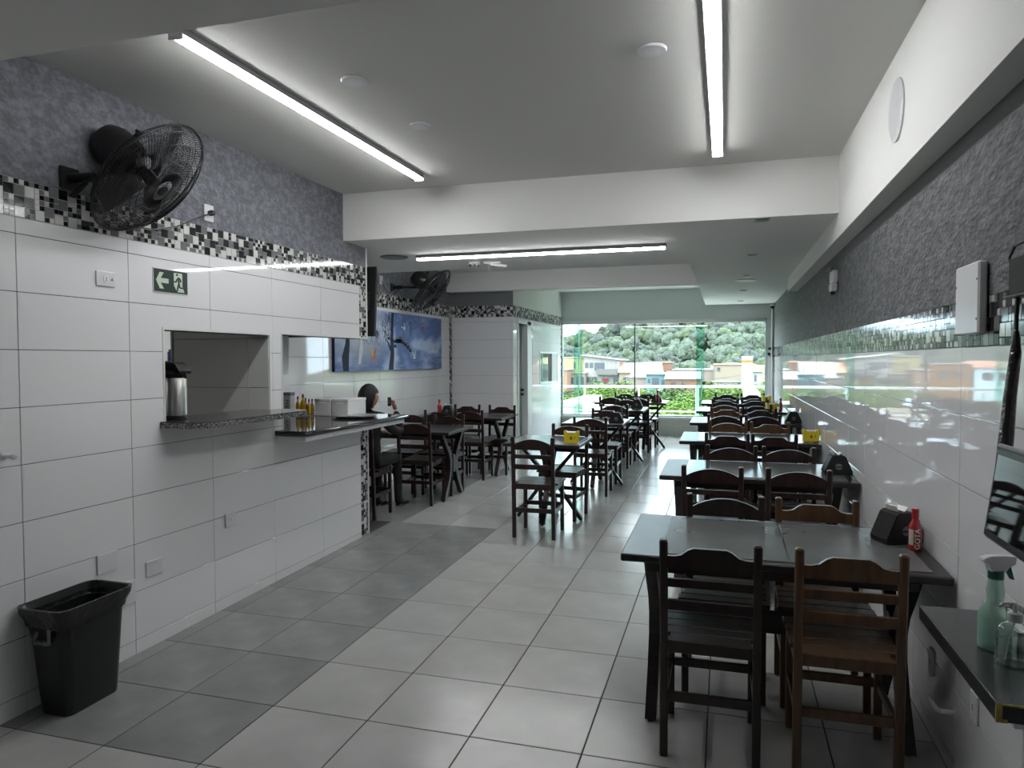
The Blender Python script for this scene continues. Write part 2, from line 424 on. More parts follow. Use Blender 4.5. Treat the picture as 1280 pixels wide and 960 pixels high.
# --- left wall with the two serving openings
op1 = (3.245, 4.196, 1.235, 1.774); op2 = (4.345, 5.60, 1.045, 1.785)
mb = MB()
for a, b, c, d in cut((-2, 5.575, -.05, 2.95), [op1, op2]):
    mb.box((-3.13, a, c), (LX - .006, b, d))
wl = struct(mb.build('wall_left', T['grout']))
FL = Frame((LX - .006, 0, 0), (0, 1, 0), (1, 0, 0))
us = joints(-.077, 5.459, 2.391, .6145)
tiles(wl, FL, us, rows_to(2.235) if False else [-.02] + [ROW0 + RS * k for k in range(9)] + [2.235], [op1, op2], T['tile'])
mbp = MB(); slab(mbp, FL, -2, 5.575, 2.405, 2.95, 0, .006); mbp.build('plaster', T['plaster'], wl)
mbp = MB(); slab(mbp, FL, -2, -.08, 0, 2.235, 0, .006); mbp.build('painted_strip', T['tile'], wl)
mbg = MB(); slab(mbg, FL, -2, 5.575, 2.235, 2.405, 0, .002)
for v0, v1 in ((0, 1.045), (1.785, 2.235)): slab(mbg, FL, 5.459, 5.575, v0, v1, 0, .002)
mbg.build('mosaic_bed', T['mos_gr'], wl)
mosaic(wl, FL, -.6, 5.575, 2.236, 2.404, near=(2.0, 3.9), seed=3, one_limit=110)
mosaic(wl, FL, 5.461, 5.573, .09, 1.044, seed=4); mosaic(wl, FL, 5.461, 5.573, 1.786, 2.234, seed=5)
# aluminium edges of the openings and of the wall end
mb = MB(); t = .014
for (a, b, c, d) in (op1,):
    slab(mb, FL, a - t, a, c - .0, d + t, 0, .009); slab(mb, FL, b, b + t, c, d + t, 0, .009); slab(mb, FL, a, b, d, d + t, 0, .009)
struct(mb.build('trim_1', T['alu_w']))
mb = MB(); a, b, c, d = op2
slab(mb, FL, a - t, a, c, d + t, 0, .009); slab(mb, FL, a, 5.575, d - .0, d + t, 0, .009)
struct(mb.build('trim_2', T['alu_w']))
mb = MB(); mb.box((-3.135, 5.575, .05), (LX + .003, 5.592, 1.044)); mb.box((-3.135, 5.575, 1.785), (LX + .003, 5.592, 2.57))
struct(mb.build('trim_3', T['alu_w']))

# --- cross wall seen through the first opening, kitchen behind
kx = -3.785
wk = struct(MB().box((kx, 4.196, 0), (-3.131, 4.24, 2.57)).build('wall_kitchen_side', T['grout']))
FK = Frame((kx, 4.196, 0), (1, 0, 0), (0, -1, 0))
tiles(wk, FK, [.01, .634, .797], [0, .40, .735, 1.07, 1.414, 1.753, 2.09, 2.5], [], T['tile_mat'])
struct(MB().box((kx - .012, 4.188, 0), (kx, 4.25, 2.57)).build('trim_4', T['alu_w']))
boxo('wall_kitchen_back', (-6.3, -2, -.1), (-6.2, 8, 2.7), T['tile_mat'])
boxo('wall_kitchen_far', (-6.2, 7.9, -.1), (-4.06, 8, 2.7), T['tile_mat'])
boxo('wall_kitchen_near', (-6.2, -2, -.1), (-3.13, -1.9, 2.7), T['tile_mat'])
boxo('ceiling_kitchen', (-6.3, -2, 2.62), (-3.13, 4.34, 2.7), T['ceil'])
boxo('ceiling_kitchen_rear', (-6.3, 4.34, 2.62), (-4.06, 8, 2.7), T['ceil'])

# --- alcove wall with the painting, recess back wall, washroom block
wp = struct(MB().box((-4.06, 4.60, -.05), (PX - .006, 10.1, 2.95)).build('wall_alcove', T['grout_w']))
FP = Frame((PX - .006, 0, 0), (0, 1, 0), (1, 0, 0))
vs = [-.02, .04, .306, .5715, .837, 1.1025, 1.368, 1.6335, 1.899, 2.1645, 2.235]
tiles(wp, FP, joints(4.61, 9.95, 6.454, .62), vs, [], T['tile'])
mbp = MB(); slab(mbp, FP, 4.61, 10.05, 2.405, 2.9, 0, .006); mbp.build('plaster', T['plaster'], wp)
mosaic(wp, FP, 4.61, 10.05, 2.236, 2.404, seed=6); mosaic(wp, FP, 9.955, 10.045, .16, 2.234, seed=7)
pw = struct(MB().box((PX, 5.20, -.05), (-3.756, 5.56, 2.57)).build('wall_pilaster', T['grout_w']))
tiles(pw, Frame((-3.756, 0, 0), (0, 1, 0), (1, 0, 0)), [5.2, 5.56], [-.02, .12, .46, .80, 1.14, 1.48, 1.82, 2.2, 2.57], [], T['tile'], wobble=0)
wr = struct(MB().box((-4.06, 10.056, -.05), (LX - .151, 10.2, 2.95)).build('wall_recess', T['grout_w']))
FR = Frame((PX, 10.056, 0), (1, 0, 0), (0, -1, 0))
tiles(wr, FR, [0, .965], vs, [], T['tile'])
mbp = MB(); slab(mbp, FR, 0, .965, 2.405, 2.7, 0, .006); mbp.build('plaster', mat('dark_recess_paint', (.17, .18, .19), .8), wr)
mosaic(wr, FR, 0, .965, 2.236, 2.404, seed=8)
dr = (10.30, 11.0, .1, 2.15); ht = (11.62, 12.93, 1.185, 1.74)
mb = MB()
for a, b, c, d in cut((10.0562, EY + .1, -.05, 2.95), [dr, ht]): mb.box((LX - .15, a, c), (LX - .006, b, d))
wb = struct(mb.build('wall_washroom', T['grout_w']))
FB = Frame((LX - .006, 0, 0), (0, 1, 0), (1, 0, 0))
tiles(wb, FB, joints(10.05, 13.2, 11.15, .612), vs, [dr, ht], T['tile'])
mbp = MB(); slab(mbp, FB, 10.05, EY, 2.405, 2.9, 0, .006); mbp.build('plaster', mat('pale_plaster', (.55, .56, .53), .8, bump=.15, bscale=40), wb)
mosaic(wb, FB, 10.05, EY, 2.236, 2.404, seed=9); mosaic(wb, FB, 13.2, EY - .005, .2, 2.234, seed=10)
# door and hatch in the washroom wall
d1 = struct(MB().box((LX - .13, dr[0], .15), (LX - .09, dr[1] - .2, 2.15)).build('door_1', T['greyp']))
FD = Frame((LX - .09, 0, 0), (0, 1, 0), (1, 0, 0))
tiles(d1, FD, [dr[0] + .01, dr[1] - .22], [.16, .55, .95, 1.35, 1.75, 2.13], [], mat('grey_door_panel', (.33, .33, .34), .4), gap=.008, name='panel', wobble=0)
mb = MB(); slab(mb, FL, dr[0] - .03, dr[0], .1, 2.2, -.12, .02); slab(mb, FL, dr[1] - .2, dr[1] + .05, .1, 2.2, -.12, .02); slab(mb, FL, dr[0], dr[1], 2.15, 2.2, -.12, .02)
mb.build('door_frame', T['alu_w'], d1)
for z in (1.06, 1.13): MB().lathe([(0, 0), (.022, 0), (.022, .02), (.012, .05), (0, .052)], 12, (LX - .085, dr[1] - .25, z), (1, 0, 0)).build('lock_knob', T['black'], d1, 40)
boxo('wall_washroom_inside', (LX - .75, 10.2, -.05), (LX - .7, EY + .1, 2.6), T['tile_mat'])
w2 = MB()
slab(w2, FL, ht[0], ht[1], ht[2], ht[2] + .03, -.1, .012); slab(w2, FL, ht[0], ht[1], ht[3] - .03, ht[3], -.1, .012)
slab(w2, FL, ht[0], ht[0] + .03, ht[2], ht[3], -.1, .012); slab(w2, FL, ht[1] - .03, ht[1], ht[2], ht[3], -.1, .012)
w2 = struct(w2.build('window_2', T['alu_w']))
mb = MB(); slab(mb, FL, ht[0] + .03, 12.5, ht[2] + .03, ht[3] - .03, -.04, -.034); mb.build('pane', mat('mirror_pane', (.50, .52, .52), .03, .7), w2)
mb = MB(); slab(mb, FL, 12.5, ht[1] - .03, ht[2] + .03, ht[3] - .03, -.03, .004); mb.build('shutter', mat('grey_shutter', (.36, .36, .35), .5), w2)

# --- right wall
wr2 = struct(MB().box((RX + .006, -2, -.05), (RX + .12, EY + .1, 2.95)).build('wall_right', T['grout_w']))
FRt = Frame((RX + .006, 0, 0), (0, 1, 0), (-1, 0, 0))
tiles(wr2, FRt, joints(-.12, EY, 2.94, .6125), [-.02] + [ROW0 + RS * k for k in range(6)] + [1.640], [], T['tile'], wobble=.0022)
mbp = MB(); slab(mbp, FRt, -2, EY, 1.805, 2.33, 0, .006); slab(mbp, FRt, 9.2, EY, 2.33, 2.57, 0, .006); mbp.build('plaster', T['plaster_r'], wr2)
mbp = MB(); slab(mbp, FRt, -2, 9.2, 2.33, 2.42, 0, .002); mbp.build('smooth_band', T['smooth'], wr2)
mosaic(wr2, FRt, 0, EY, 1.641, 1.804, near=(2.0, 3.3), seed=11, one_limit=70)

# --- window wall, glass panes, header, pier
we = MB(); we.box((LX - .1, EY, -.05), (RX + .12, EY + .12, .50)); we.box((LX - .1, EY, 2.32), (RX + .12, EY + .12, 2.95)); we.box((.70, EY, .50), (RX + .12, EY + .12, 2.32))
we = struct(we.build('wall_end', T['endgrey']))
FE = Frame((LX, EY, 0), (1, 0, 0), (0, -1, 0))
tiles(we, FE, [0, .31, .92, 1.53, 2.14, 2.75, 3.36, 3.8], [.13, .40, .505], [], mat('beige_base_tile', (.50, .49, .45), .25))
tiles(we, FE, [3.70, 3.8], [.505, .63, .885, 1.14, 1.396, 1.64], [], T['tile']); mosaic(we, FE, 3.70, 3.8, 1.642, 1.804, seed=12)
sill = struct(MB().box((LX, EY - .05, .505), (RX, EY + .14, .545), .004).build('trim_5', T['endgrey']))
wf = MB()
wf.box((LX, EY + .02, 2.265), (.70, EY + .09, 2.32)); wf.box((LX, EY - .03, 2.32), (RX, EY, 2.335)); wf.box((LX, EY + .02, .545), (.70, EY + .09, .575)); wf.box((.675, EY + .02, .545), (.70, EY + .09, 2.32))
wf.box((LX, EY + .02, .545), (LX + .015, EY + .09, 2.32))
w1 = struct(wf.build('window_1', T['alu']))
edges = [(-2.965, -2.60, .045), (-2.76, -1.60, .06), (-1.615, -.36, .045), (-.50, .675, .06)]
for i, (a, b, y) in enumerate(edges):
    MB().box((a, EY + y, .575), (b, EY + y + .008, 2.265)).build('pane', T['window'], w1)
    e = MB(); e.box((a, EY + y - .001, .575), (a + .007, EY + y + .009, 2.265)); e.box((b - .007, EY + y - .001, .575), (b, EY + y + .009, 2.265))
    e.build('pane_edge', T['window_g'], w1)
MB().box((-2.76, EY + .054, .575), (-2.60, EY + .058, 2.265)).build('overlap_glass', T['window_g'], w1)
MB().box((-.50, EY + .054, .575), (-.36, EY + .058, 2.265)).build('overlap_glass', T['window_g'], w1)
for x, wd, m in ((-1.607, .028, T['greyp']), (-2.665, .014, T['alu']), (-.405, .02, T['alu_w'])):
    MB().box((x - wd / 2, EY + .04, .575), (x + wd / 2, EY + .075, 1.45 if wd == .02 else 2.265)).build('mullion', m, w1)

# --- ceilings and beams
boxo('ceiling', (-3.2, -2, 2.95), (RX + .12, 5.2, 3.05), T['ceil'])
boxo('ceiling_high', (-4.06, 7.2, 2.88), (-.345, EY + .1, 2.98), T['beam'])
lc = MB(); lc.box((-4.06, 5.2, 2.57), (RX + .12, 7.2, 2.95)); lc.box((-.345, 7.2, 2.57), (RX + .12, EY + .1, 2.95)); lc.box((-4.06, 4.3, 2.57), (-3.131, 5.2, 2.95))
struct(lc.build('ceiling_low', T['beam']))
boxo('beam_rear', (PX, 9.85, 2.605), (-.346, 10.05, 2.88), T['beam'])
boxo('beam_right', (.718, -2, 2.41), (RX + .006, 9.2, 2.95), T['beam'])
boxo('beam_near', (-2.99, .9, 2.57), (.718, 1.764, 2.95), T['beam'])
boxo('wall_near', (-3.2, -2.1, -.1), (RX + .12, -2, 3.0), T['ceil'])

# =================================================================== CEILING FITTINGS
def led_strip(loc, rz, length, label):
    t = thing('led_strip_light', label, 'ceiling light', loc, rz, 'linear LED ceiling lights')
    h = length / 2
    c = MB(); c.box((-.034, -h, -.018), (.034, h, 0)); c.box((-.034, -h, -.030), (-.0305, h, -.018)); c.box((.0305, -h, -.030), (.034, h, -.018))
    c.build('housing', T['ledcase'], t)
    d = MB(); pr_ = [(-.029, -.018), (-.028, -.038), (-.012, -.047), (.012, -.047), (.028, -.038), (.029, -.018)]
    d.prism(pr_, (0, -h + .01, 0), (1, 0, 0), (0, 0, 1), (0, length - .02, 0)); d.build('diffuser', T['led'], t)
    for s in (-1, 1): MB().box((-.034, s * h - .006, -.05), (.034, s * h + .006, 0), .002).build('end_cap', T['white'], t)
    return t
led_strip((-2.14, 3.62, 2.95), 0, 2.4, 'long LED strip light on the ceiling nearest the tiled left wall, running lengthwise')
led_strip((-.055, 3.62, 2.95), 0, 2.4, 'long LED strip light on the front ceiling nearest the right beam, running lengthwise')
led_strip((-1.61, 6.12, 2.57), PI / 2, 2.26, 'long LED strip light mounted crosswise on the low ceiling behind the beam')
led_strip((-2.15, 7.72, 2.88), PI / 2, 2.26, 'LED strip light tucked up in the raised ceiling bay beyond the low ceiling')  # added lamp, hidden by the low ceiling, brightens the rear recess
def ceil_disc(name, loc, r, label, cat, group=None, m='white', grille=False, depth=.012):
    t = thing(name, label, cat, loc, 0, group)
    MB().lathe([(r * .55, 0), (r, -.001), (r, -depth * .6), (r * .93, -depth), (r * .86, -depth)], 32, (0, 0, 0)).build('rim', T[m], t, 40)
    if grille:
        MB().lathe([(0, -depth * .8), (r * .86, -depth * .8), (r * .86, -depth * .2)], 32).build('grille', T['greyp' if m != 'white' else 'white2'], t, 40)
    else: MB().lathe([(0, -depth * 1.1), (r * .6, -depth), (r * .88, -depth * .75), (r * .88, -.001)], 32).build('cover', T['white2'], t, 40)
    return t
ceil_disc('ceiling_cover', (-1.72, 3.12, 2.95), .065, 'round white blanking cover on ceiling, nearest the left LED strip', 'ceiling cover', 'round covers on the front ceiling')
ceil_disc('ceiling_cover', (-1.686, 3.815, 2.95), .06, 'round white blanking cover on ceiling, farther back than its two neighbours', 'ceiling cover', 'round covers on the front ceiling')
ceil_disc('ceiling_cover', (-.314, 3.19, 2.95), .065, 'round white ceiling cover beside the right lengthwise LED strip', 'ceiling cover', 'round covers on the front ceiling')
ceil_disc('ceiling_speaker', (-2.98, 6.125, 2.57), .13, 'round recessed speaker at the left end of the low ceiling', 'speaker', m='greyp', grille=True)
ceil_disc('ceiling_speaker', (.234, 9.235, 2.57), .12, 'round recessed speaker among the square downlights on the low ceiling', 'speaker', grille=True)
o = ceil_disc('round_speaker', (.718, 3.52, 2.69), .135, 'round white speaker grille on the side of the right beam', 'speaker', grille=True)
o.rotation_euler = (0, PI / 2, 0)
for y, lb in ((5.3, 'nearest the front beam'), (7.06, 'second from the front beam'), (8.75, 'just in front of the round ceiling speaker'), (10.6, 'just behind the round ceiling speaker'), (12.5, 'nearest the window')):
    t = thing('downlight', 'small square black downlight on the low ceiling, ' + lb, 'downlight', (.24, y, 2.57), 0, 'square downlights along the right side')
    MB().box((-.05, -.05, -.004), (.05, .05, 0), .002).build('frame', T['greyp'], t)
    MB().box((-.036, -.036, -.007), (.036, .036, -.003), .001).build('lens', T['black'], t)
t = thing('smoke_detector', 'white round smoke detector with dark vents on low ceiling', 'smoke detector', (-2.40, 6.72, 2.57))
MB().lathe([(.055, 0), (.055, -.018), (.048, -.024)], 24).build('base', T['white'], t, 40)
MB().lathe([(0, -.046), (.03, -.045), (.046, -.036), (.048, -.024)], 24).build('cap', T['white2'], t, 40)
for k in range(6):
    a = k * PI / 3; MB().obox(V((.043 * math.cos(a), .043 * math.sin(a), -.034)), V((-math.sin(a), math.cos(a), 0)), V((math.cos(a), math.sin(a), 0)), V((0, 0, 1)), .026, .012, .012).build('vent', T['black'], t)
t = thing('emergency_light', 'white emergency light hanging open with loose wires on low ceiling', 'emergency light', (-2.2, 6.75, 2.57), .2)
MB().box((-.10, -.03, -.02), (.07, .03, 0), .004).build('base', T['white'], t)
b = MB(); b.obox(V((.05, -.01, -.036)), V((1, 0, -.1)).normalized(), V((0, 1, 0)), V((.1, 0, 1)).normalized(), .17, .05, .025, .005); b.build('lamp_body', T['white2'], t)
MB().lathe([(0, 0), (.012, 0), (.012, .02), (0, .022)], 10, (-.03, -.02, -.04)).build('lamp_head', T['greyp'], t, 40)
for dx in (-.055, -.028): MB().tube([(dx, 0, -.02), (dx + .004, -.005, -.05), (dx, 0, -.09)], .0018, 5).build('wire', T['white'], t)

# =================================================================== WALL FITTINGS ON THE LEFT
def plate(y, z, label, hh=.115, ww=.078, kind='switch', X=LX, n=1, group=None, name=None):
    t = thing(name or ('light_switch' if kind == 'switch' else 'power_socket' if kind == 'socket' else 'blank_wall_plate'), label, {'switch': 'switch', 'socket': 'socket', 'blank': 'wall plate'}[kind], (X, y, z), 0, group)
    MB().box((0, -ww / 2, -hh / 2), (.009 * n, ww / 2, hh / 2) if n > 0 else (-.009, ww / 2, hh / 2), .003).build('plate', T['white'], t)
    if kind == 'switch': MB().obox(V((.011 * n, 0, 0)), V((1, 0, 0)), V((0, 1, 0)), V((.12, 0, 1)).normalized(), .009, .022, .045, .002).build('rocker', T['white2'], t)
    if kind == 'socket':
        MB().prism([(-.018, -.009), (-.01, -.017), (.01, -.017), (.018, -.009), (.018, .009), (.01, .017), (-.01, .017), (-.018, .009)], (.009 * n, 0, 0), (0, 0, 1), (0, 1, 0), (.0012 * n, 0, 0)).build('socket_face', T['white2'], t, fix=True)
        for dz in (-.008, 0, .008): MB().lathe([(.0024, 0), (.0024, .002), (0, .002)], 8, (.0095 * n, 0, dz), (n, 0, 0)).build('pin_hole', T['black'], t)
    return t
o = plate(2.857, 2.012, 'white socket plate high on the tiled wall under the fan', .075, .115, 'socket')
text('▲', 'arrow_mark', .02, (.0107, .035, 0), (0, 1, 0), (1, 0, 0), T['greyp'], o)
plate(3.765, .60, 'white socket plate low on the tiled wall below the granite shelf', .09, .10, 'socket')
plate(2.83, .585, 'blank white plate low on the tiled wall directly behind the bin', .10, .125, 'blank')
plate(3.135, .475, 'blank white plate low on the tiled wall just right of the bin', .085, .12, 'blank')
plate(2.955, .39, 'white cable box on the wall half hidden behind the bin rim', .12, .10, 'blank')
t = thing('door_hook', 'small metal hook at the far left edge of the tiled wall', 'hook', (LX, 2.31, 1.19))
MB().lathe([(0, 0), (.016, 0), (.016, .004), (.008, .008), (.008, .05), (.012, .052), (.012, .062), (0, .063)], 14, (0, 0, 0), (1, 0, 0)).build('peg', T['alu'], t, 40)
# exit sign
t = thing('exit_sign', 'dark green exit sign with pale arrow and running figure on tiled wall', 'exit sign', (LX, 3.30, 2.045))
MB().box((0, -.132, -.068), (.004, .132, .068)).build('backing', T['white'], t)
MB().box((.004, -.126, -.062), (.0055, .126, .062)).build('sign_face', T['green'], t)
def flat(poly, name, m, parent, x=.0055, th=.0006):
    return MB().prism(poly, (x, 0, 0), (0, 1, 0), (0, 0, 1), (th, 0, 0)).build(name, m, parent, fix=True)
flat([(-.112, 0), (-.085, .045), (-.055, .045), (-.078, .013), (-.02, .013), (-.02, -.013), (-.078, -.013), (-.055, -.045), (-.085, -.045)], 'arrow', T['signw'], t)
flat([(.02, .052), (.085, .052), (.085, -.02), (.10, -.055), (.045, -.055), (.02, -.02)], 'doorway', T['signw'], t)
x = .0062
def limb(p, name='limb'):
    m = MB(); m.tube([(x, a, b) for a, b in p], .0045, 6); return m
fg = MB()
for p in ([(.052, .028), (.056, .0), (.057, -.008)], [(.054, .024), (.04, .012), (.036, .002), (.022, .002)], [(.056, .026), (.068, .018), (.071, .002)], [(.057, -.006), (.064, -.028), (.084, -.030)], [(.056, -.006), (.048, -.03), (.042, -.052)]):
    fg.tube([(x, a, b) for a, b in p], .0048, 6)
fg.lathe([(0, -.001), (.007, -.001), (.007, .001), (0, .001)], 12, (x, .044, .042), (1, 0, 0))
fg.build('running_figure', T['green'], t)

# =================================================================== WALL FANS
def wall_fan(mount, centre, nrm, label, R=.325, wires=112):
    """bracket on the wall, tilting arm, motor and a round wire cage with three blades"""
    t = thing('wall_fan', label, 'fan', mount, 0, 'black oscillating wall fans')
    n = V(nrm).normalized(); c = V(centre) - V(mount); o = n.cross(V((0, 0, 1))).normalized(); q = n.cross(o)
    MB().box((0, -.05, -.05), (.018, .05, .05), .004).build('wall_plate', T['blackm'], t)
    b = MB(); m_end = c - n * .20 + V((0, 0, -.05)); arm0 = V((.01, 0, 0)); mid = V((.14, .02, 0))
    b.tube([arm0, mid], .024, 10); b.tube([mid, m_end + V((-.02, 0, -.04)), m_end], .016, 8); b.plank((.02, 0, -.09), (.10, .01, -.02), (0, 1, 0), .03, .008)
    b.build('arm', T['blackm'], t, 40)
    mc = c - n * .12
    MB().lathe([(0, -.19), (.045, -.188), (.085, -.17), (.105, -.12), (.108, -.05), (.098, 0), (.06, .03), (.035, .07)], 24, c - n * .13, n).build('motor', T['black'], t, 40)
    MB().lathe([(.012, 0), (.012, .04), (.02, .045), (.02, .06), (0, .062)], 10, c - n * .19 - q * .085, -q).build('knob', T['black'], t, 40)
    cg = MB(); K = 5
    # front and back guards: spiral-free radial wires plus support rings
    front = [(.055, .085), (.11, .088), (.18, .080), (.25, .058), (.295, .025), (.31, 0)]
    back = [(.075, -.075), (.13, -.080), (.19, -.078), (.25, -.062), (.295, -.028), (.31, 0)]
    for prof, k in ((front, wires), (back, wires)):
        for i in range(k):
            a = 2 * PI * i / k; pts = []
            for r, h in prof:
                tw = a + (.9 * (1 - r / R) if prof is front else -.9 * (1 - r / R))
                pts.append(c + (o * math.cos(tw) + q * math.sin(tw)) * r * R / .31 + n * h)
            cg.tube(pts, .0015, 3, caps=False)
        for r, h in prof[:-1]: cg.ring(c + n * h, n, r * R / .31, .002, 36, 4)
        for r, h in ((.15, .085), (.215, .070), (.275, .042)) if prof is front else ((.16, -.08), (.22, -.071), (.275, -.045)): cg.ring(c + n * h, n, r * R / .31, .0015, 36, 4)
    cg.build('wire_cage', T['blackm'], t)
    MB().ring(c, n, R, .006, 48, 6).build('cage_rim', T['blackm'], t, 60)
    MB().lathe([(0, 0), (.030, 0), (.028, .006), (0, .009)], 20, c + n * .084, n).build('badge', T['dullblack'], t, 40)
    for k in range(3):
        a0 = k * 2 * PI / 3 + .5; v = []; f = []
        for i in range(8):
            r = .04 + .225 * i / 7 * R / .31; wd = .35 + .75 * math.sin(PI * (i + 1.2) / 9)
            for j in range(5):
                a = a0 + (j - 2) / 4 * wd * .72 + .35 * i / 7; h = (j - 2) * .014 * (1 - .3 * i / 7)
                v.append(c + (o * math.cos(a) + q * math.sin(a)) * r + n * h)
        for i in range(7):
            for j in range(4): f.append((i * 5 + j, i * 5 + j + 1, (i + 1) * 5 + j + 1, (i + 1) * 5 + j))
        MB().add(v, f).build('blade', T['black'], t, 60)
    MB().lathe([(0, -.05), (.032, -.05), (.032, .0), (.026, .035), (0, .04)], 16, c, n).build('hub', T['dullblack'], t, 40)
    return t
fan_a = wall_fan((LX, 2.66, 2.465), (-2.735, 2.90, 2.50), (.72, .20, -.68), 'large black wall fan on the plaster above the mosaic band, nearest the viewer')
fan_b = wall_fan((PX, 8.05, 2.50), (-3.52, 8.30, 2.47), (.74, .12, -.66), 'black wall fan above the winter painting in the rear alcove', wires=60)
pl = plate(3.615, 2.487, 'white wall socket with black plug beside the large fan', .10, .082, 'socket')
MB().lathe([(0, 0), (.016, 0), (.018, .02), (.012, .04), (0, .042)], 12, (.009, 0, 0), (1, 0, 0)).build('plug', T['black'], pl, 40)
cb = MB(); cb.tube([(LX + .045, 3.615, 2.487), (LX + .06, 3.58, 2.478), (LX + .03, 3.48, 2.43), (LX + .02, 3.34, 2.36), (LX + .02, 3.16, 2.31), (LX + .03, 2.98, 2.30), (LX + .05, 2.86, 2.33), (LX + .08, 2.76, 2.40), (LX + .10, 2.70, 2.455)], .004, 6)
cb.build('power_cord', T['black'], fan_a, None, (-LX, -2.66, -2.465))
pl2 = plate(7.75, 2.56, 'white wall socket left of the rear fan above the painting', .10, .08, 'socket', X=PX)
cb = MB(); cb.tube([(PX + .012, 7.75, 2.55), (PX + .03, 7.80, 2.46), (PX + .02, 7.92, 2.42), (PX + .03, 8.03, 2.46)], .004, 6)
cb.build('power_cord', T['black'], fan_b, None, (-PX, -8.05, -2.50))

# =================================================================== SHELF, COUNTER AND WHAT STANDS ON THEM
t = thing('granite_shelf', 'speckled granite serving shelf through the first wall opening', 'shelf', (LX, 3.7, 1.265))
pts = [(-.17, -.452), (.0, -.452), (.0, -.50), (.18, -.50), (.235, -.485), (.265, -.455), (.285, -.40), (.285, .50), (.25, .555), (0, .60), (0, .486), (-.17, .486)]
g = MB(); g.prism(pts, (0, 0, -.036), (1, 0, 0), (0, 1, 0), (0, 0, .030)); g.build('slab', T['granite'], t, fix=True)
pt2 = [(x_ - (.006 if x_ > .2 else 0), y_ + (.006 if y_ < -.49 else 0)) for x_, y_ in pts]
g = MB(); g.prism(pt2, (0, 0, -.006), (1, 0, 0), (0, 1, 0), (0, 0, .006)); g.build('polished_face', granite_mat('polished_granite', .06, .03, .10), t, fix=True)
t = thing('serving_counter', 'black polished serving counter with white tiled edge by the wall end', 'counter', (LX, 5.05, 1.115))
g = MB()
pts = [(-.755, -.70), (0, -.70), (0, -.80), (.235, -.80), (.245, -.79), (.245, .80), (-.755, .80)]
g.prism(pts, (0, 0, -.036), (1, 0, 0), (0, 1, 0), (0, 0, .036)); g.build('slab', T['granite_k'], t, fix=True)
MB().tube([(.02, -.80, -.018), (.238, -.80, -.018), (.247, -.79, -.018), (.247, .80, -.018), (-.74, .80, -.018)], .0175, 8).build('rounded_edge', T['granite_k'], t, 50)
g = MB(); g.box((.01, -.785, -.074), (.228, .785, -.036)); g.build('apron', T['white2'], t)
FA = Frame((.228, 0, 0), (0, 1, 0), (1, 0, 0))
tiles(t, FA, [-.785, -.42, .0, .42, .785], [-.073, -.038], [], T['tile'], gap=.004, th=.004, name='edge_tile', wobble=0)
tiles(t, Frame((0.01, -.785, 0), (1, 0, 0), (0, -1, 0)), [0, .218], [-.073, -.038], [], T['tile'], gap=.003, th=.004, name='edge_tile', wobble=0)

def airpot(loc, rz, label):
    t = thing('airpot', label, 'airpot', loc, rz, 'steel coffee airpots on the granite shelf')
    MB().lathe([(.062, 0), (.066, .004), (.066, .022), (.062, .024)], 28).build('base', T['black'], t, 40)
    MB().lathe([(.062, .024), (.063, .03), (.063, .235), (.060, .240)], 32).build('body', T['steel'], t, 40)
    MB().lathe([(.060, .238), (.067, .243), (.068, .262), (.058, .275)], 28).build('collar', T['black'], t, 40)
    l = MB(); l.prism([(-.058, .268), (.058, .268), (.095, .262), (.098, .278), (.06, .318), (.02, .328), (-.05, .326), (-.062, .30)], (0, -.038, 0), (1, 0, 0), (0, 0, 1), (0, .076, 0)); l.build('pump_lid', T['black'], t, fix=True)
    MB().tube([(.085, 0, .268), (.10, 0, .262), (.102, 0, .235)], .007, 8).build('spout', T['black'], t, 40)
    MB().tube([(-.05, .045, .27), (-.085, .05, .25), (-.085, -.05, .25), (-.05, -.045, .27)], .005, 6).build('handle', T['black'], t, 40)
    return t
a0 = airpot((-3.035, 3.375, 1.265), -.25, 'steel airpot with black pump lid, fully in view on the granite shelf')
dup(a0, (-3.11, 3.27, 1.265), -.3, 'steel airpot half hidden behind the left edge of the wall opening')

def foam_box(loc, label):
    t = thing('white_storage_box', label, 'box', loc, 0, 'white boxes on the serving counter')
    MB().box((0, 0, 0), (.158, .32, .13), .004).build('body', T['white'], t)
    MB().box((-.003, -.004, .128), (.161, .324, .150), .004).build('lid', T['white2'], t)
    MB().box((.045, -.006, .108), (.113, -.001, .123), .002).build('handle_slot', T['paper'], t)
    return t
foam_box((-3.445, 5.48, 1.115), 'white lidded box on the counter, left of its twin and nearer the bottles')
foam_box((-3.275, 5.48, 1.115), 'white lidded box on the counter, right of its twin and nearer the woman')
t = thing('round_tray', 'round stainless steel tray on the serving counter', 'tray', (-3.02, 5.42, 1.115))
MB().lathe([(0, .004), (.13, .004), (.15, .010), (.185, .020), (.195, .021), (.195, .017), (.15, .003), (.13, 0), (0, 0)], 48).build('dish', T['steel'], t, 40)
MB().lathe([(0, .0), (.09, .0), (.10, .008), (.06, .012), (0, .013)], 32, (.03, 0, .010)).build('inner_lid', T['steel'], t, 40)

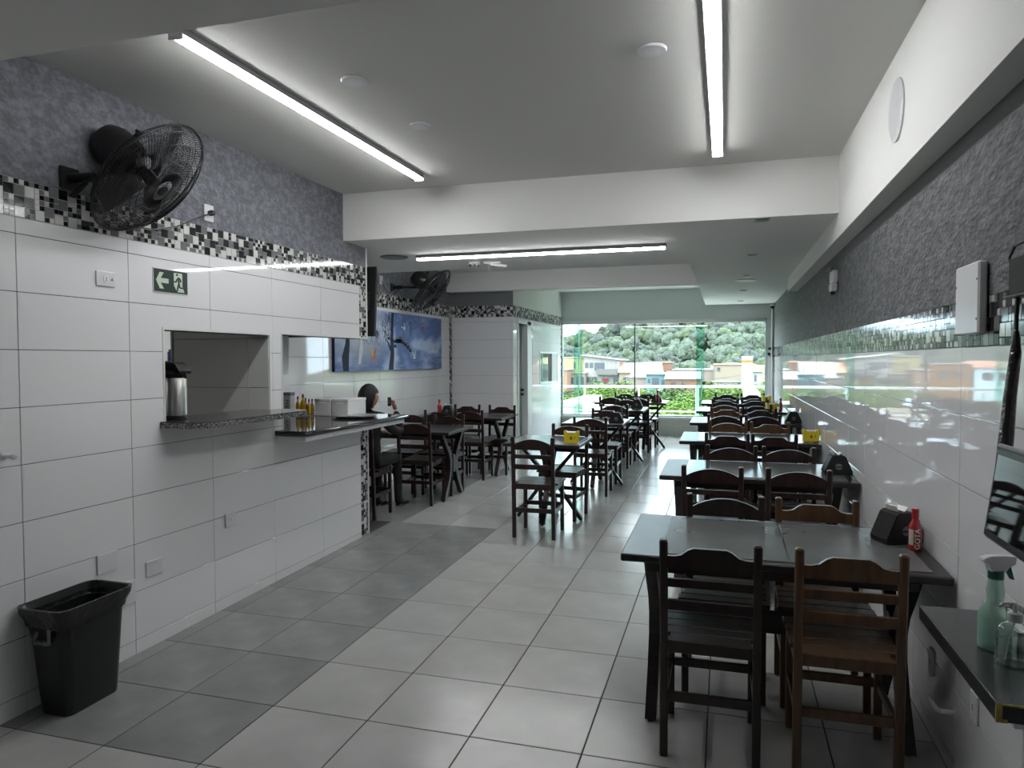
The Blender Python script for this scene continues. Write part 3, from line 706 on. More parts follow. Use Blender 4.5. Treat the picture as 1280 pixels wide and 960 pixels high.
t = thing('dispenser_box', 'grey straw dispenser box with dark vertical lettering on the counter', 'dispenser', (-3.70, 5.48, 1.115), 0)
MB().box((-.035, -.035, 0), (.035, .035, .175), .003).build('carton', mat('pale_grey_card', (.50, .51, .53), .5), t)
MB().box((-.036, -.036, .175), (.036, .036, .205), .003).build('cap', T['greyp'], t)
text('MAX', 'lettering', .052, (0, -.0358, .085), (0, 0, -1), (0, -1, 0), T['black'], t)
def bottle(loc, h, r, label, m, cap, fill=1.0, parent=None):
    t = thing('oil_bottle', label, 'bottle', loc, 0, 'condiment bottles at the counter corner')
    MB().lathe([(r * .9, 0), (r, .004), (r, h * .52), (r * .8, h * .62), (r * .36, h * .74), (r * .34, h * .86)], 16).build('glass_body', m, t, 40)
    MB().lathe([(r * .42, h * .84), (r * .42, h * .93), (r * .22, h), (0, h)], 12).build('cap', cap, t, 40)
    return t
bs = [(-3.60, 5.46, .165, .020, 'golden oil bottle with dark red cap nearest the grey box', T['oil'], T['redcap']),
      (-3.56, 5.52, .15, .018, 'small sauce bottle with dark red spout between the oil bottles', T['red'], T['redcap']),
      (-3.535, 5.44, .185, .025, 'tallest golden oil bottle with pale label at the counter corner', T['oil'], T['redcap']),
      (-3.50, 5.53, .14, .018, 'greenish olive oil bottle behind the tall golden one', T['oil'], T['greenpl']),
      (-3.475, 5.45, .15, .022, 'clear vinegar cruet with pale stopper next to the golden oils', T['clear'], T['white']),
      (-3.45, 5.40, .145, .018, 'slim amber bottle with thin pourer, nearest the white boxes', T['oil'], T['greyp'])]
for x_, y_, h_, r_, lb, m_, cp_ in bs: bottle((x_, y_, 1.123), h_, r_, lb, m_, cp_)
t = thing('cruet_tray', 'low steel wire tray holding the condiment bottles', 'tray', (-3.53, 5.47, 1.115))
MB().box((-.11, -.10, 0), (.11, .10, .007), .002).build('base', T['steel'], t)
MB().tube([(-.11, -.10, .035), (.11, -.10, .035), (.11, .10, .035), (-.11, .10, .035), (-.11, -.10, .035)], .0025, 6).build('rail', T['steel'], t)
for sx in (-1, 1):
    for sy in (-1, 1): MB().tube([(.108 * sx, .098 * sy, .005), (.108 * sx, .098 * sy, .036)], .0022, 5).build('post', T['steel'], t)

# kitchen shelf glimpsed through the first opening
t = thing('kitchen_shelf', 'dark kitchen wall shelf glimpsed through the first opening', 'shelf', (-6.2, 6.2, 1.60))
MB().box((0, -1.2, -.03), (.35, 1.2, 0), .003).build('board', T['black'], t)
for y_ in (-.9, .9): MB().plank((.01, y_, -.25), (.28, y_, -.03), (0, 1, 0), .03, .02).build('bracket', T['blackm'], t)
cols = [T['white'], T['steel'], T['red'], T['oil'], T['white2'], mat('navy_jar', (.02, .02, .10), .3)]
lbs = ['white kitchen canister', 'steel kitchen pot', 'red kitchen tin', 'amber kitchen jar', 'tall white kitchen tub', 'dark blue kitchen jar']
for k in range(6):
    j = thing('kitchen_jar', lbs[k] + ' on the dark shelf behind the first opening', 'jar', (-6.02, 5.35 + k * .27, 1.60), 0, 'jars on the kitchen shelf')
    hh = (.17, .12, .20, .15, .24, .13)[k]
    MB().lathe([(.07, 0), (.075, .01), (.075, hh * .8), (.06, hh * .88)], 18).build('body', cols[k], j, 40)
    MB().lathe([(.062, hh * .86), (.064, hh), (0, hh)], 18).build('lid', T['black'] if k % 2 else T['white'], j, 40)
t = thing('kitchen_strip_light', 'white strip light on the kitchen ceiling behind the left wall', 'ceiling light', (-4.2, 1.6, 2.62))  # lamp added out of sight to lighten the wall inside the opening
MB().box((-.5, -.05, -.03), (.5, .05, 0), .004).build('housing', T['white'], t)
MB().box((-.48, -.04, -.045), (.48, .04, -.03)).build('diffuser', mat('dim_kitchen_diffuser', (1, 1, 1), .5, emit=(1, .98, .92), emit_s=20), t)
t = thing('kitchen_ceiling_light', 'bright square ceiling light inside the kitchen', 'ceiling light', (-5.2, 5.9, 2.62))
MB().box((-.3, -.3, -.05), (.3, .3, 0), .004).build('housing', T['white'], t)
MB().box((-.27, -.27, -.055), (.27, .27, -.045)).build('diffuser', T['led'], t)

# =================================================================== BIN
t = thing('waste_bin', 'tall slim black waste bin lined with a black bag against tiled wall', 'bin', (-2.835, 2.53, fz(2.53)), 0, None, True)
def ringpts(hx, hy, z, rr=.05, n=6, dx=0):
    p = []
    for qx, qy, a0 in ((1, 1, 0), (-1, 1, PI / 2), (-1, -1, PI), (1, -1, 1.5 * PI)):
        for k in range(n + 1):
            a = a0 + k * PI / 2 / n; p.append((dx + qx * (hx - rr) + rr * math.cos(a), qy * (hy - rr) + rr * math.sin(a), z))
    return p
def loft(rings, capb=True, capt=False):
    m = MB(); n = len(rings[0]); vs = [x for r in rings for x in r]; fs = []
    for i in range(len(rings) - 1):
        for k in range(n): fs.append((i * n + k, i * n + (k + 1) % n, (i + 1) * n + (k + 1) % n, (i + 1) * n + k))
    if capb: fs.append(tuple(range(n - 1, -1, -1)))
    if capt: fs.append(tuple((len(rings) - 1) * n + k for k in range(n)))
    return m.add(vs, fs)
loft([ringpts(.085, .140, 0, .04), ringpts(.088, .143, .01, .04), ringpts(.112, .175, .44, .05), ringpts(.108, .171, .44, .05), ringpts(.085, .14, .02, .04)], True, True).build('bin_body', T['bin'], t, 50, fix=True)
loft([ringpts(.112, .176, .435, .05), ringpts(.118, .183, .44, .05), ringpts(.132, .197, .475, .055), ringpts(.134, .200, .487, .055), ringpts(.126, .192, .489, .05), ringpts(.118, .184, .46, .05)], False).build('rim', T['bin'], t, 50)
rg = []
for z, hx, hy, amp in ((.405, .118, .184, .006), (.43, .122, .189, .004), (.465, .136, .202, .003), (.492, .139, .206, .0015), (.492, .128, .194, .002), (.40, .108, .172, .008), (.25, .09, .15, .012), (.12, .06, .11, .01)):
    r = []
    for k, p in enumerate(ringpts(hx, hy, z, .055, 9)):
        nn = noise.noise(V((k * .9, z * 7, 1.3))) * amp * 2; s = 1 + nn / hx
        r.append((p[0] * s, p[1] * (1 + nn / hy), p[2] + noise.noise(V((k * .7, z * 5, 4))) * amp))
    rg.append(r)
loft(rg, False, True).build('bin_bag', T['bag'], t, 70)
hd = MB(); hd.tube([(-.035, -.172, .385), (-.035, -.187, .36), (-.035, -.187, .345), (.045, -.187, .345), (.045, -.187, .40), (.045, -.175, .41)], .008, 8); hd.build('handle', T['greyp'], t, 40)
for k in range(6): MB().box((-.03 + k * .013, -.197, .337), (-.024 + k * .013, -.178, .353), .001).build('grip_rib', T['greyp'], t)

# =================================================================== CHAIRS
HW = .172
def make_chair(crest, wood, label, group):
    t = thing('dining_chair', label, 'chair', (0, 0, 0), 0, group)
    for s in (-1, 1):
        b = MB(); b.plank((s * HW, .012, 0), (s * HW, 0, .46), (1, 0, 0), .031, .034, .004); b.plank((s * HW, 0, .45), (s * HW, -.022, .868), (1, 0, 0), .031, .030, .006)
        b.build('rear_post', wood, t)
        MB().plank((s * (HW - .004), .355, 0), (s * (HW - .004), .352, .445), (1, 0, 0), .031, .031, .004).build('front_leg', wood, t)
        MB().plank((s * HW, .01, .225), (s * (HW - .003), .352, .225), (0, 0, 1), .032, .018, .002).build('side_stretcher', wood, t)
        MB().plank((s * HW, .01, .425), (s * (HW - .003), .352, .425), (0, 0, 1), .040, .02, .002).build('side_rail', wood, t)
    MB().box((-HW, .002, .222), (HW, .020, .260), .002).build('rear_stretcher', wood, t)
    MB().box((-HW, .345, .215), (HW, .362, .252), .002).build('front_stretcher', wood, t)
    MB().box((-HW, .345, .405), (HW, .362, .445), .002).build('front_rail', wood, t)
    MB().box((-HW, -.004, .420), (HW, .018, .468), .003).build('rear_rail', wood, t)
    for k in range(5):
        y0 = .020 + k * .074; ex = .020 if k < 4 else .026
        MB().box((-HW - ex + (.04 if k == 0 else 0), y0, .446), (HW + ex - (.04 if k == 0 else 0), y0 + .069, .464), .003).build('seat_slat', wood, t)
    for z0, z1, yy in ((.592, .634, -.010), (.683, .717, -.014)):
        MB().box((-HW + .012, yy - .007, z0), (HW - .012, yy + .009, z1), .003).build('back_slat', wood, t)
    a = HW - .012; pr = [(-a, .758), (a, .758)]
    if crest == 'arch':
        top = [(a - 2 * a * k / 14, .800 + .048 * math.sin(PI * k / 14) ** .8) for k in range(15)]
    else:
        top = [(a, .806), (a * .82, .806), (a * .66, .812), (a * .50, .832), (a * .38, .840), (-a * .38, .840), (-a * .50, .832), (-a * .66, .812), (-a * .82, .806), (-a, .806)]
    MB().prism(pr + top, (0, -.028, 0), (1, 0, 0), (0, 0, 1), (0, .020, 0)).build('crest_rail', wood, t, fix=True)
    return t
G1 = 'ladder-back chairs around the dining tables'
PROTO = {'arch': make_chair('arch', T['wood_d'], 'x', G1), 'step': make_chair('step', T['wood_d'], 'x', G1)}
first = {'arch': True, 'step': True}
def chair(kind, x, y, face, label, brown=False, rz=0):
    """face +1 looks towards the window, -1 towards the viewer; x is the middle of the back, y its plane"""
    r = rz + (0 if face > 0 else PI)
    if first[kind] and not brown:
        first[kind] = False; o = PROTO[kind]; place(o, (x, y, fz(y)), r, True); o['label'] = label; return o
    return dup(PROTO[kind], (x, y, fz(y)), r, label, G1, True, {T['wood_d']: T['wood_b']} if brown else None)

# right-hand row, tables against the glossy wall: near pair, far pair for each table
TY = [2.955, 4.86, 6.72, 8.40, 9.95, 11.35]           # near edge of each table
ordn = ['first table from the viewer', 'second table from the viewer', 'third table from the viewer', 'fourth table from the viewer', 'fifth table from the viewer', 'sixth table from the viewer, next to the window']
kinds = [('step', 'step', 'arch', 'step'), ('arch', 'arch', 'arch', 'arch'), ('step', 'step', 'arch', 'step'), ('arch', 'arch', 'step', 'step'), ('arch', 'step', 'step', 'step'), ('step', 'step', 'step', 'step')]
browns = [(0, 1, 0, 1), (0, 0, 0, 0), (0, 0, 1, 1), (0, 0, 1, 0), (1, 0, 0, 0), (0, 0, 0, 0)]
for k, y0 in enumerate(TY):
    xs = [(-.05, .438), (-.072, .43), (.02, .405), (.0, .40), (.0, .40), (.02, .42)][k]
    yn, yf = y0 - .15, y0 + .735
    if k == 1: yn = 4.62
    if k == 2: yn = 6.44
    xf = [(.004, .428), (.05, .455), (.03, .43), (.02, .42), (.0, .41), (.03, .43)][k]
    for q, (x_, y_, f_) in enumerate(((xs[0], yn, 1), (xs[1], yn + .01, 1), (xf[0], yf, -1), (xf[1], yf, -1))):
        kd = kinds[k][q]; br = browns[k][q]
        lb = ('brown' if br else 'dark') + ' ladder-back chair with ' + ('arched' if kd == 'arch' else 'stepped') + ' crest, ' + \
            ('aisle' if q % 2 == 0 else 'wall') + ' side, ' + ('near' if q < 2 else 'far') + ' edge of right row\'s ' + ordn[k].replace(' from the viewer', '').replace(', next to the window', '')
        chair(kd, x_, y_, f_, lb, br, rz=random.uniform(-.02, .02))

# =================================================================== TABLES
def long_table(loc, W, D, label, group, both=True, panels=True):
    """origin at floor, near-left corner; legs pinch in at the middle like )( at both ends"""
    t = thing('dining_table', label, 'table', loc, 0, group, True)
    MB().box((0, 0, .718), (W, D, .750), .005).build('table_top', T['top'], t)
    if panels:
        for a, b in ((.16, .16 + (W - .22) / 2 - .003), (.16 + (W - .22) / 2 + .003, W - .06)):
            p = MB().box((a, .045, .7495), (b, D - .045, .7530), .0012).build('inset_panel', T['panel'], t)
    MB().box((.10, .06, .665), (W - .10, .082, .718), .002).build('apron', T['wood_k'], t)
    MB().box((.10, D - .082, .665), (W - .10, D - .06, .718), .002).build('apron', T['wood_k'], t)
    for x_ in (.115, W - .115):
        for s in (-1, 1):
            m = D / 2; path = [(m + s * .30, .718), (m + s * .22, .62), (m + s * .11, .50), (m + s * .075, .42), (m + s * .075, .32), (m + s * .13, .20), (m + s * .225, .06), (m + s * .255, .012)]
            wd = [.03, .03, .032, .034, .034, .032, .03, .028]; poly = []
            for i, (y_, z_) in enumerate(path): poly.append((y_ + wd[i], z_))
            for i, (y_, z_) in reversed(list(enumerate(path))): poly.append((y_ - wd[i], z_))
            MB().prism(poly, (x_ - .024, 0, 0), (0, 1, 0), (0, 0, 1), (.048, 0, 0)).build('leg', T['wood_k'], t, fix=True)
            MB().lathe([(.012, 0), (.012, .012)], 10, (x_, m + s * .255, 0)).build('foot_glide', T['black'], t)
        MB().box((x_ - .028, D / 2 - .035, .28), (x_ + .028, D / 2 + .035, .47), .002).build('leg_block', T['wood_k'], t)
    MB().box((.10, D / 2 - .012, .335), (W - .10, D / 2 + .012, .435), .002).build('stretcher', T['wood_k'], t)
    return t
RG = 'black wooden tables along the right wall'
t0 = long_table((-.412, TY[0], fz(TY[0])), 1.225, .75, 'black wooden table in the foreground with smooth panels, red bottle and black dispenser', RG)
lbl = [None, 'second black table from the viewer along the right wall, black dispenser at its wall end', 'third black table along the right wall, with one yellow napkin box',
       'fourth black table along the right wall, black dispenser at its wall end', 'fifth black table along the right wall, yellow box and sauce bottle', 'last black table along the right wall, nearest the window']
for k in range(1, 6):
    x0_ = (-.42, -.40, -.385, -.37, -.35)[k - 1]; o_ = dup(t0, (x0_, TY[k], fz(TY[k])), 0, lbl[k], RG, True); o_.scale.x = (.812 - x0_) / 1.225
AG = 'black wooden tables in the alcove'
ta = long_table((-3.93, 6.83, fz(6.83)), 1.21, .75, 'black alcove table in front of the seated woman', AG, panels=False)
dup(ta, (-3.86, 8.42, fz(8.42)), 0, 'rear black alcove table beneath the painting, with red bottle', AG, True)

def square_table(loc, W, D, label):
    t = thing('square_table', label, 'table', loc, 0, 'black square tables down the middle', True)
    MB().box((-W / 2, -D / 2, .718), (W / 2, D / 2, .750), .005).build('table_top', T['top'], t)
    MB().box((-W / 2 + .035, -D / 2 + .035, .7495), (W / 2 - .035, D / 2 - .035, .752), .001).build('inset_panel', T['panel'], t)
    for ax in (0, 1):
        for s in (-1, 1):
            d = V((s, 0, 0)) if ax == 0 else V((0, s, 0)); sd = V((0, 1, 0)) if ax == 0 else V((1, 0, 0)); h = (W if ax == 0 else D) / 2 - .05
            b = MB(); b.plank(d * h + V((0, 0, .012)), V((0, 0, .42)) + d * .01, sd, .05, .032, .003)
            b.plank(d * .01 + V((0, 0, .38)), d * (h - .01) + V((0, 0, .715)), sd, .05, .032, .003); b.build('leg', T['wood_k'], t)
            MB().lathe([(.011, 0), (.011, .014)], 10, d * h).build('foot_glide', T['black'], t)
    MB().box((-.045, -.045, .34), (.045, .045, .718), .004).build('centre_post', T['wood_k'], t)
    return t
s0 = square_table((-1.585, 6.53, fz(6.53)), .71, .66, 'black square table nearest the viewer down the middle, with yellow napkin box')
dup(s0, (-1.455, 8.35, fz(8.35)), 0, 'second black square table down the middle, black dispenser on it', None, True)
dup(s0, (-1.42, 10.17, fz(10.17)), 0, 'third black square table down the middle, small dispenser on it', None, True)
dup(s0, (-1.64, 11.62, fz(11.62)), 0, 'far left square table by the window, pushed against its twin', None, True)
dup(s0, (-1.23, 11.62, fz(11.62)), 0, 'far right square table by the window, with orange-capped bottle', None, True)
# middle chairs
chair('arch', -1.54, 5.775, 1, 'dark arched-crest chair standing alone nearest in the middle aisle')
chair('arch', -1.455, 6.83, -1, 'dark arched-crest chair on the far side of the nearest square table', rz=-.12)
chair('arch', -1.395, 7.64, 1, 'dark arched-crest chair on the near side of the second square table')
chair('step', -1.395, 8.74, -1, 'dark stepped-crest chair on the far side of the second square table')
chair('arch', -1.41, 9.50, 1, 'dark arched-crest chair on the near side of the third square table')
chair('arch', -1.39, 10.55, -1, 'dark arched-crest chair on the far side of the third square table')
chair('arch', -1.69, 11.05, 1, 'dark arched-crest chair, left of two, near side of far square tables')
chair('arch', -1.29, 11.02, 1, 'dark arched-crest chair, right of two, near side of far square tables')
chair('step', -1.60, 12.02, -1, 'dark stepped-crest chair, left of two, against the window end')
chair('step', -1.24, 12.02, -1, 'dark stepped-crest chair, right of two, against the window end')
# alcove chairs
chair('arch', -3.05, 6.72, 1, 'dark arched-crest chair near side of front alcove table, beside the woman')
chair('step', -3.03, 7.60, -1, 'dark stepped-crest chair far side of front alcove table, aisle end')
chair('arch', -3.50, 7.62, -1, 'dark arched-crest chair far side of front alcove table, wall end')
chair('step', -3.36, 8.12, 1, 'dark stepped-crest chair near side of rear alcove table, wall end')
chair('arch', -3.0, 8.22, 1, 'dark arched-crest chair near side of rear alcove table, aisle end')
chair('step', -3.33, 9.02, -1, 'dark stepped-crest chair far side of rear alcove table, wall end')
chair('step', -2.83, 9.0, -1, 'dark stepped-crest chair far side of rear alcove table, aisle end')
chair('arch', -3.33, 6.01, 1, 'dark chair on which the woman in black sits')
if first['step']: pass

# =================================================================== TABLE-TOP ITEMS
def top_z(y): return .7535 + fz(y)
def napkin_black(x, y, rz, label, scale=1.0):
    t = thing('napkin_dispenser', label, 'napkin dispenser', (x, y, top_z(y) - (.0 if x > -.5 else .002)), rz, 'black napkin dispensers on the tables'); t.scale = (scale,) * 3
    prof = [(-.085, 0), (.085, 0), (.088, .02), (.045, .118), (.030, .128), (-.030, .128), (-.045, .118), (-.088, .02)]
    MB().prism(prof, (0, -.055, 0), (1, 0, 0), (0, 0, 1), (0, .11, 0)).build('shell', T['dullblack'], t, fix=True)
    MB().prism([(p * .93, z * .95 + .003) for p, z in prof], (0, -.058, 0), (1, 0, 0), (0, 0, 1), (0, .003, 0)).build('front_plate', T['bin'], t, fix=True)
    e = MB(); e.prism([(.022 * math.cos(a), .05 + .018 * math.sin(a)) for a in [PI * k / 10 for k in range(11)]], (0, -.0592, .006), (1, 0, 0), (0, 0, 1), (0, .001, 0))
    e.prism([(.022 * math.cos(a), .05 + .014 * math.sin(a)) for a in [PI + PI * k / 10 for k in range(11)]], (0, -.0592, -.002), (1, 0, 0), (0, 0, 1), (0, .001, 0)); e.build('emblem', T['greyp'], t, fix=True)
    n = MB(); n.plank((-.02, 0, .12), (-.035, 0, .152), (0, 1, 0), .07, .003, 0); n.plank((.0, 0, .12), (.022, 0, .145), (0, 1, 0), .06, .003, 0); n.build('napkin', T['paper'], t)
    return t
def napkin_yellow(x, y, rz, label, dark=True):
    t = thing('napkin_box', label, 'napkin box', (x, y, top_z(y) - (.0 if x > -.5 else .002)), rz, 'yellow napkin boxes on the tables')
    p = [(-.062, 0), (.062, 0), (.066, .105), (.045, .105), (.035, .092), (-.035, .092), (-.045, .105), (-.066, .105)]
    for yy, nm in ((-.045, 'front_panel'), (.042, 'back_panel')): MB().prism(p, (0, yy, 0), (1, 0, 0), (0, 0, 1), (0, .003, 0)).build(nm, T['yellow'], t, fix=True)
    for s in (-1, 1): MB().prism([(s * .061, 0), (s * .064, 0), (s * .067, .105), (s * .064, .105)], (0, -.045, 0), (1, 0, 0), (0, 0, 1), (0, .09, 0)).build('side_panel', T['yellow'], t, fix=True)
    MB().box((-.058, -.038, .002), (.058, .038, .098), .004).build('napkins', T['paper'], t)
    m = MB(); m.box((-.012, -.0462, .032), (.012, -.0452, .040)); m.prism([(-.012, .044), (0, .062), (.006, .05), (.012, .044)], (0, -.0462, 0), (1, 0, 0), (0, 0, 1), (0, .001, 0)); m.box((.030, -.0462, .04), (.036, -.0452, .058)); m.build('printed_mark', T['yellow_d'], t)
    return t
def sauce(x, y, label, h=.175, rz=0, words=True):
    t = thing('sauce_bottle', label, 'bottle', (x, y, top_z(y)), rz, 'sauce bottles on the tables'); k = h / .175
    MB().lathe([(.022 * k, 0), (.026 * k, .004), (.026 * k, .095 * k), (.022 * k, .110 * k), (.0135 * k, .122 * k), (.0125 * k, .150 * k)], 24).build('body', T['red'], t, 40)
    MB().lathe([(.0145 * k, .140 * k), (.0150 * k, .173 * k), (.012 * k, .175 * k), (0, .175 * k)], 20).build('cap', T['redcap'], t, 40)
    lb = MB(); n = 10
    vs = []; 
    for i in range(n + 1):
        a = PI * 1.10 + i * .27 * PI / n; vs += [(.0264 * k * math.cos(a), .0264 * k * math.sin(a), .025 * k), (.0264 * k * math.cos(a), .0264 * k * math.sin(a), .09 * k)]
    lb.add(vs, [(2 * i, 2 * i + 2, 2 * i + 3, 2 * i + 1) for i in range(n)]); lb.build('label', T['label'], t)
    if words: text('GOTA', 'lettering', .030, (.0040, -.0268, .052), (0, 0, 1), (.14, -1, 0), T['paper'], t)
    return t
napkin_black(.728, 3.44, .42, 'black napkin dispenser behind the red bottle on the foreground table', 1.05)
sauce(.762, 3.30, 'red sauce bottle with GOTA lettering on the foreground table')
napkin_black(.722, 5.18, .08, 'black napkin dispenser with pale emblem on the second table along the wall')
napkin_yellow(.745, 6.93, .05, 'yellow napkin box on the third table along the right wall')
napkin_black(.735, 8.56, .05, 'black napkin dispenser on the fourth table along the right wall')
napkin_yellow(.60, 10.18, .3, 'yellow napkin box beside the orange sauce bottle on the fifth wall table')
sauce(.715, 10.16, 'orange-red sauce bottle on the fifth table along the right wall', .17, words=False)
napkin_yellow(.62, 11.75, .1, 'yellow napkin box on the last wall table, nearest the window')
napkin_yellow(-1.335, 6.36, .08, 'yellow napkin box on the nearest square table')
napkin_black(-1.19, 8.16, .05, 'black napkin dispenser on the second square table', .95)
napkin_black(-1.21, 10.30, .05, 'small black napkin dispenser on the third square table', .95)
napkin_black(-1.04, 11.52, .05, 'black napkin dispenser beside the bottle on the far right square table', .95)
sauce(-1.02, 11.42, 'orange-capped sauce bottle on the far right square table by the window', .19, words=False)
napkin_black(-3.50, 8.75, .1, 'black napkin dispenser on the rear alcove table', .95)
sauce(-3.60, 8.70, 'red sauce bottle on the rear alcove table', .20, words=False)

# =================================================================== RIGHT COUNTER, MONITOR, BOTTLES, WALL BOXES
CX, CZ = .572, .85
t = thing('side_counter', 'black side counter with worn yellow corner on the right wall', 'counter', (CX, 1.765, CZ))
MB().box((0, 0, -.042), (RX - CX, .645, 0), .0015).build('worktop', mat('black_laminate', (.03, .03, .032), .16), t)
MB().box((-.0015, .004, -.040), (.0, .643, -.002)).build('long_edge', T['black'], t)
MB().box((.012, -.0015, -.036), (RX - CX, 0, -.004)).build('short_edge', T['black'], t)
e = MB(); e.box((-.002, -.002, -.042), (.010, .003, -.001)); e.box((.010, -.002, -.005), (RX - CX, .001, -.0005)); e.box((.010, -.002, -.042), (.02, 0, -.034)); e.build('worn_corner', T['chipboard'], t)
MB().box((.04, .02, -.062), (RX - CX, .60, -.042), .002).build('support_board', T['white2'], t)
for y_ in (.06, .5):
    b = MB(); b.box((.05, y_, -.075), (RX - CX, y_ + .03, -.062)); b.plank((.10, y_ + .015, -.075), (RX - CX - .005, y_ + .015, -.22), (0, 1, 0), .025, .006); b.build('bracket', T['white'], t)
t = thing('pipe_stub', 'white capped pipe stub on the wall under the side counter', 'pipe', (RX, 2.93, .30))
MB().tube([(0, 0, 0), (-.05, 0, .0), (-.06, .01, 0), (-.06, .12, .0)], .009, 10).build('pipe', T['white'], t, 40)
MB().lathe([(0, 0), (.02, 0), (.02, .006), (0, .006)], 14, (0, 0, 0), (-1, 0, 0)).build('flange', T['white'], t, 40)
plate(3.25, .36, 'white wall socket under the foreground table by the right wall', .10, .07, 'socket', X=RX, n=-1)
plate(2.72, .42, 'white wall socket under the far end of the side counter', .10, .07, 'socket', X=RX, n=-1)

# steel box tray at the far end
t = thing('cutlery_tray', 'open steel tray of wrapped cutlery at the far end of the side counter', 'tray', (.765, 2.22, CZ))
m = MB(); m.box((-.045, -.13, 0), (.045, .13, .004)); m.box((-.045, -.13, 0), (-.042, .13, .05)); m.box((.042, -.13, 0), (.045, .13, .05)); m.box((-.045, -.13, 0), (.045, -.127, .05)); m.box((-.045, .127, 0), (.045, .13, .05)); m.build('tray_body', T['steel'], t)
for k in range(5): MB().tube([(-.032 + k * .015, -.10, .03 + .004 * (k % 2)), (-.03 + k * .014, .10, .035)], .006, 6).build('wrapped_cutlery', T['paper'], t, 40)

# spray bottle
t = thing('spray_bottle', 'pale green spray bottle with white trigger head on the side counter', 'bottle', (.672, 2.10, CZ), .35)
MB().lathe([(.030, 0), (.037, .004), (.038, .010), (.038, .085), (.034, .100), (.022, .115), (.019, .125), (.021, .150), (.016, .185), (.015, .195)], 28).build('bottle_body', T['aqua'], t, 40)
MB().lathe([(0, .004), (.035, .005), (.0355, .058), (0, .058)], 28).build('liquid', T['liquid'], t, 40)
MB().lathe([(.0185, .183), (.0185, .205), (0, .205)], 20).build('green_collar', T['greenpl'], t, 40)
h = MB(); h.prism([(-.018, .203), (.020, .203), (.030, .214), (.045, .222), (.047, .240), (.020, .243), (-.020, .243), (-.038, .238), (-.040, .232), (-.024, .222)], (0, -.011, 0), (1, 0, 0), (0, 0, 1), (0, .022, 0)); h.build('trigger_head', T['white2'], t, fix=True)
h = MB(); h.prism([(.022, .212), (.036, .214), (.046, .180), (.041, .180), (.030, .200)], (0, -.006, 0), (1, 0, 0), (0, 0, 1), (0, .012, 0)); h.build('trigger', T['greenpl'], t, fix=True)
MB().tube([(0, 0, .20), (.004, 0, .01)], .0022, 6).build('dip_tube', T['white'], t)
# pump bottle
t = thing('pump_bottle', 'clear ribbed pump bottle of gel in front of the spray bottle', 'bottle', (.683, 2.0, CZ), .2)
MB().lathe([(.036, 0), (.041, .003), (.042, .014), (.039, .018), (.040, .03), (.038, .033), (.040, .045), (.038, .048), (.040, .06), (.038, .063), (.039, .072), (.036, .088), (.026, .100), (.016, .106), (.015, .112)], 32).build('bottle_body', T['clear'], t, 50)
MB().lathe([(0, .003), (.037, .005), (.037, .060), (0, .060)], 28).build('gel', T['liquid'], t, 40)
MB().lathe([(.017, .108), (.019, .112), (.019, .140), (.016, .145), (.006, .146)], 24).build('clear_cap', T['clear'], t, 40)
MB().lathe([(.0165, .108), (.0165, .128), (.005, .130), (.005, .150), (0, .150)], 16).build('collar', T['white'], t, 40)
h = MB(); h.tube([(0, 0, .146), (-.005, 0, .151), (-.03, 0, .150), (-.036, 0, .144)], .004, 8); h.build('nozzle', T['white'], t, 40)
MB().tube([(0, 0, .11), (-.008, .01, .06), (-.014, .014, .006)], .002, 6).build('dip_tube', T['white'], t)

# monitor
t = thing('monitor', 'black flat monitor with glossy screen beside the right wall', 'monitor', (.645, 1.70, 1.14), 0)
tl = V((-.045, 0, .30)).normalized() * -1      # up direction leans towards the wall
U_ = V((0, 1, 0)); W_ = V((.13, 0, 1)).normalized(); N_ = U_.cross(W_) * -1 if U_.cross(W_).x > 0 else U_.cross(W_)
cc = V((.012, 0, .125))
MB().obox(cc, U_, N_, W_, .72, .030, .235, .008).build('bezel', T['black'], t)
MB().obox(cc + N_ * .0155, U_, N_, W_, .68, .002, .190, .0005).build('screen', T['screen'], t)
MB().obox(cc + W_ * .116 + N_ * .010, U_, N_, W_, .715, .012, .012, .003).build('top_trim', T['greyp'], t)
MB().tube([(.03, -.1, .12), (.12, -.1, .12), (.17, -.1, .12)], .016, 8).build('wall_arm', T['blackm'], t, 40)
MB().tube([(.03, .16, .02), (.035, .17, -.06), (.05, .17, -.16), (.10, .15, -.26), (.12, .12, -.289)], .004, 6).build('cable', T['black'], t)
# wall boxes
t = thing('wall_panel', 'white rectangular panel screwed over the mosaic band on right wall', 'wall box', (RX - .005, 2.785, 1.80))
MB().box((-.028, -.12, -.12), (0, .12, .12), .006).build('cover', T['white'], t)
for y_, z_ in ((.108, .05), (-.108, .06), (-.108, -.07)): MB().lathe([(0, 0), (.004, 0), (.004, .002), (0, .002)], 8, (-.028, y_, z_), (-1, 0, 0)).build('screw', T['greyp'], t)
t = thing('power_adapter', 'black power adapter box on the right wall above the monitor', 'adapter', (RX, 2.25, 1.835))
MB().box((-.055, -.09, -.06), (-.02, .09, .045), .004).build('adapter_body', T['dullblack'], t)
MB().box((-.02, -.10, -.055), (0, .105, .05), .003).build('back_plate', mat('dark_grey_plate', (.06, .06, .062), .6), t)
MB().box((-.06, -.10, -.066), (-.015, .10, -.059), .001).build('ledge', T['black'], t)
MB().tube([(-.03, .08, -.01), (-.035, .13, .02), (-.035, .145, .055), (-.03, .12, .085), (-.025, .05, .09), (-.03, -.05, .085)], .004, 6).build('cable_loop', T['black'], t)
MB().tube([(-.04, .06, -.06), (-.045, .055, -.12), (-.05, .04, -.17)], .006, 8).build('cable', T['black'], t)
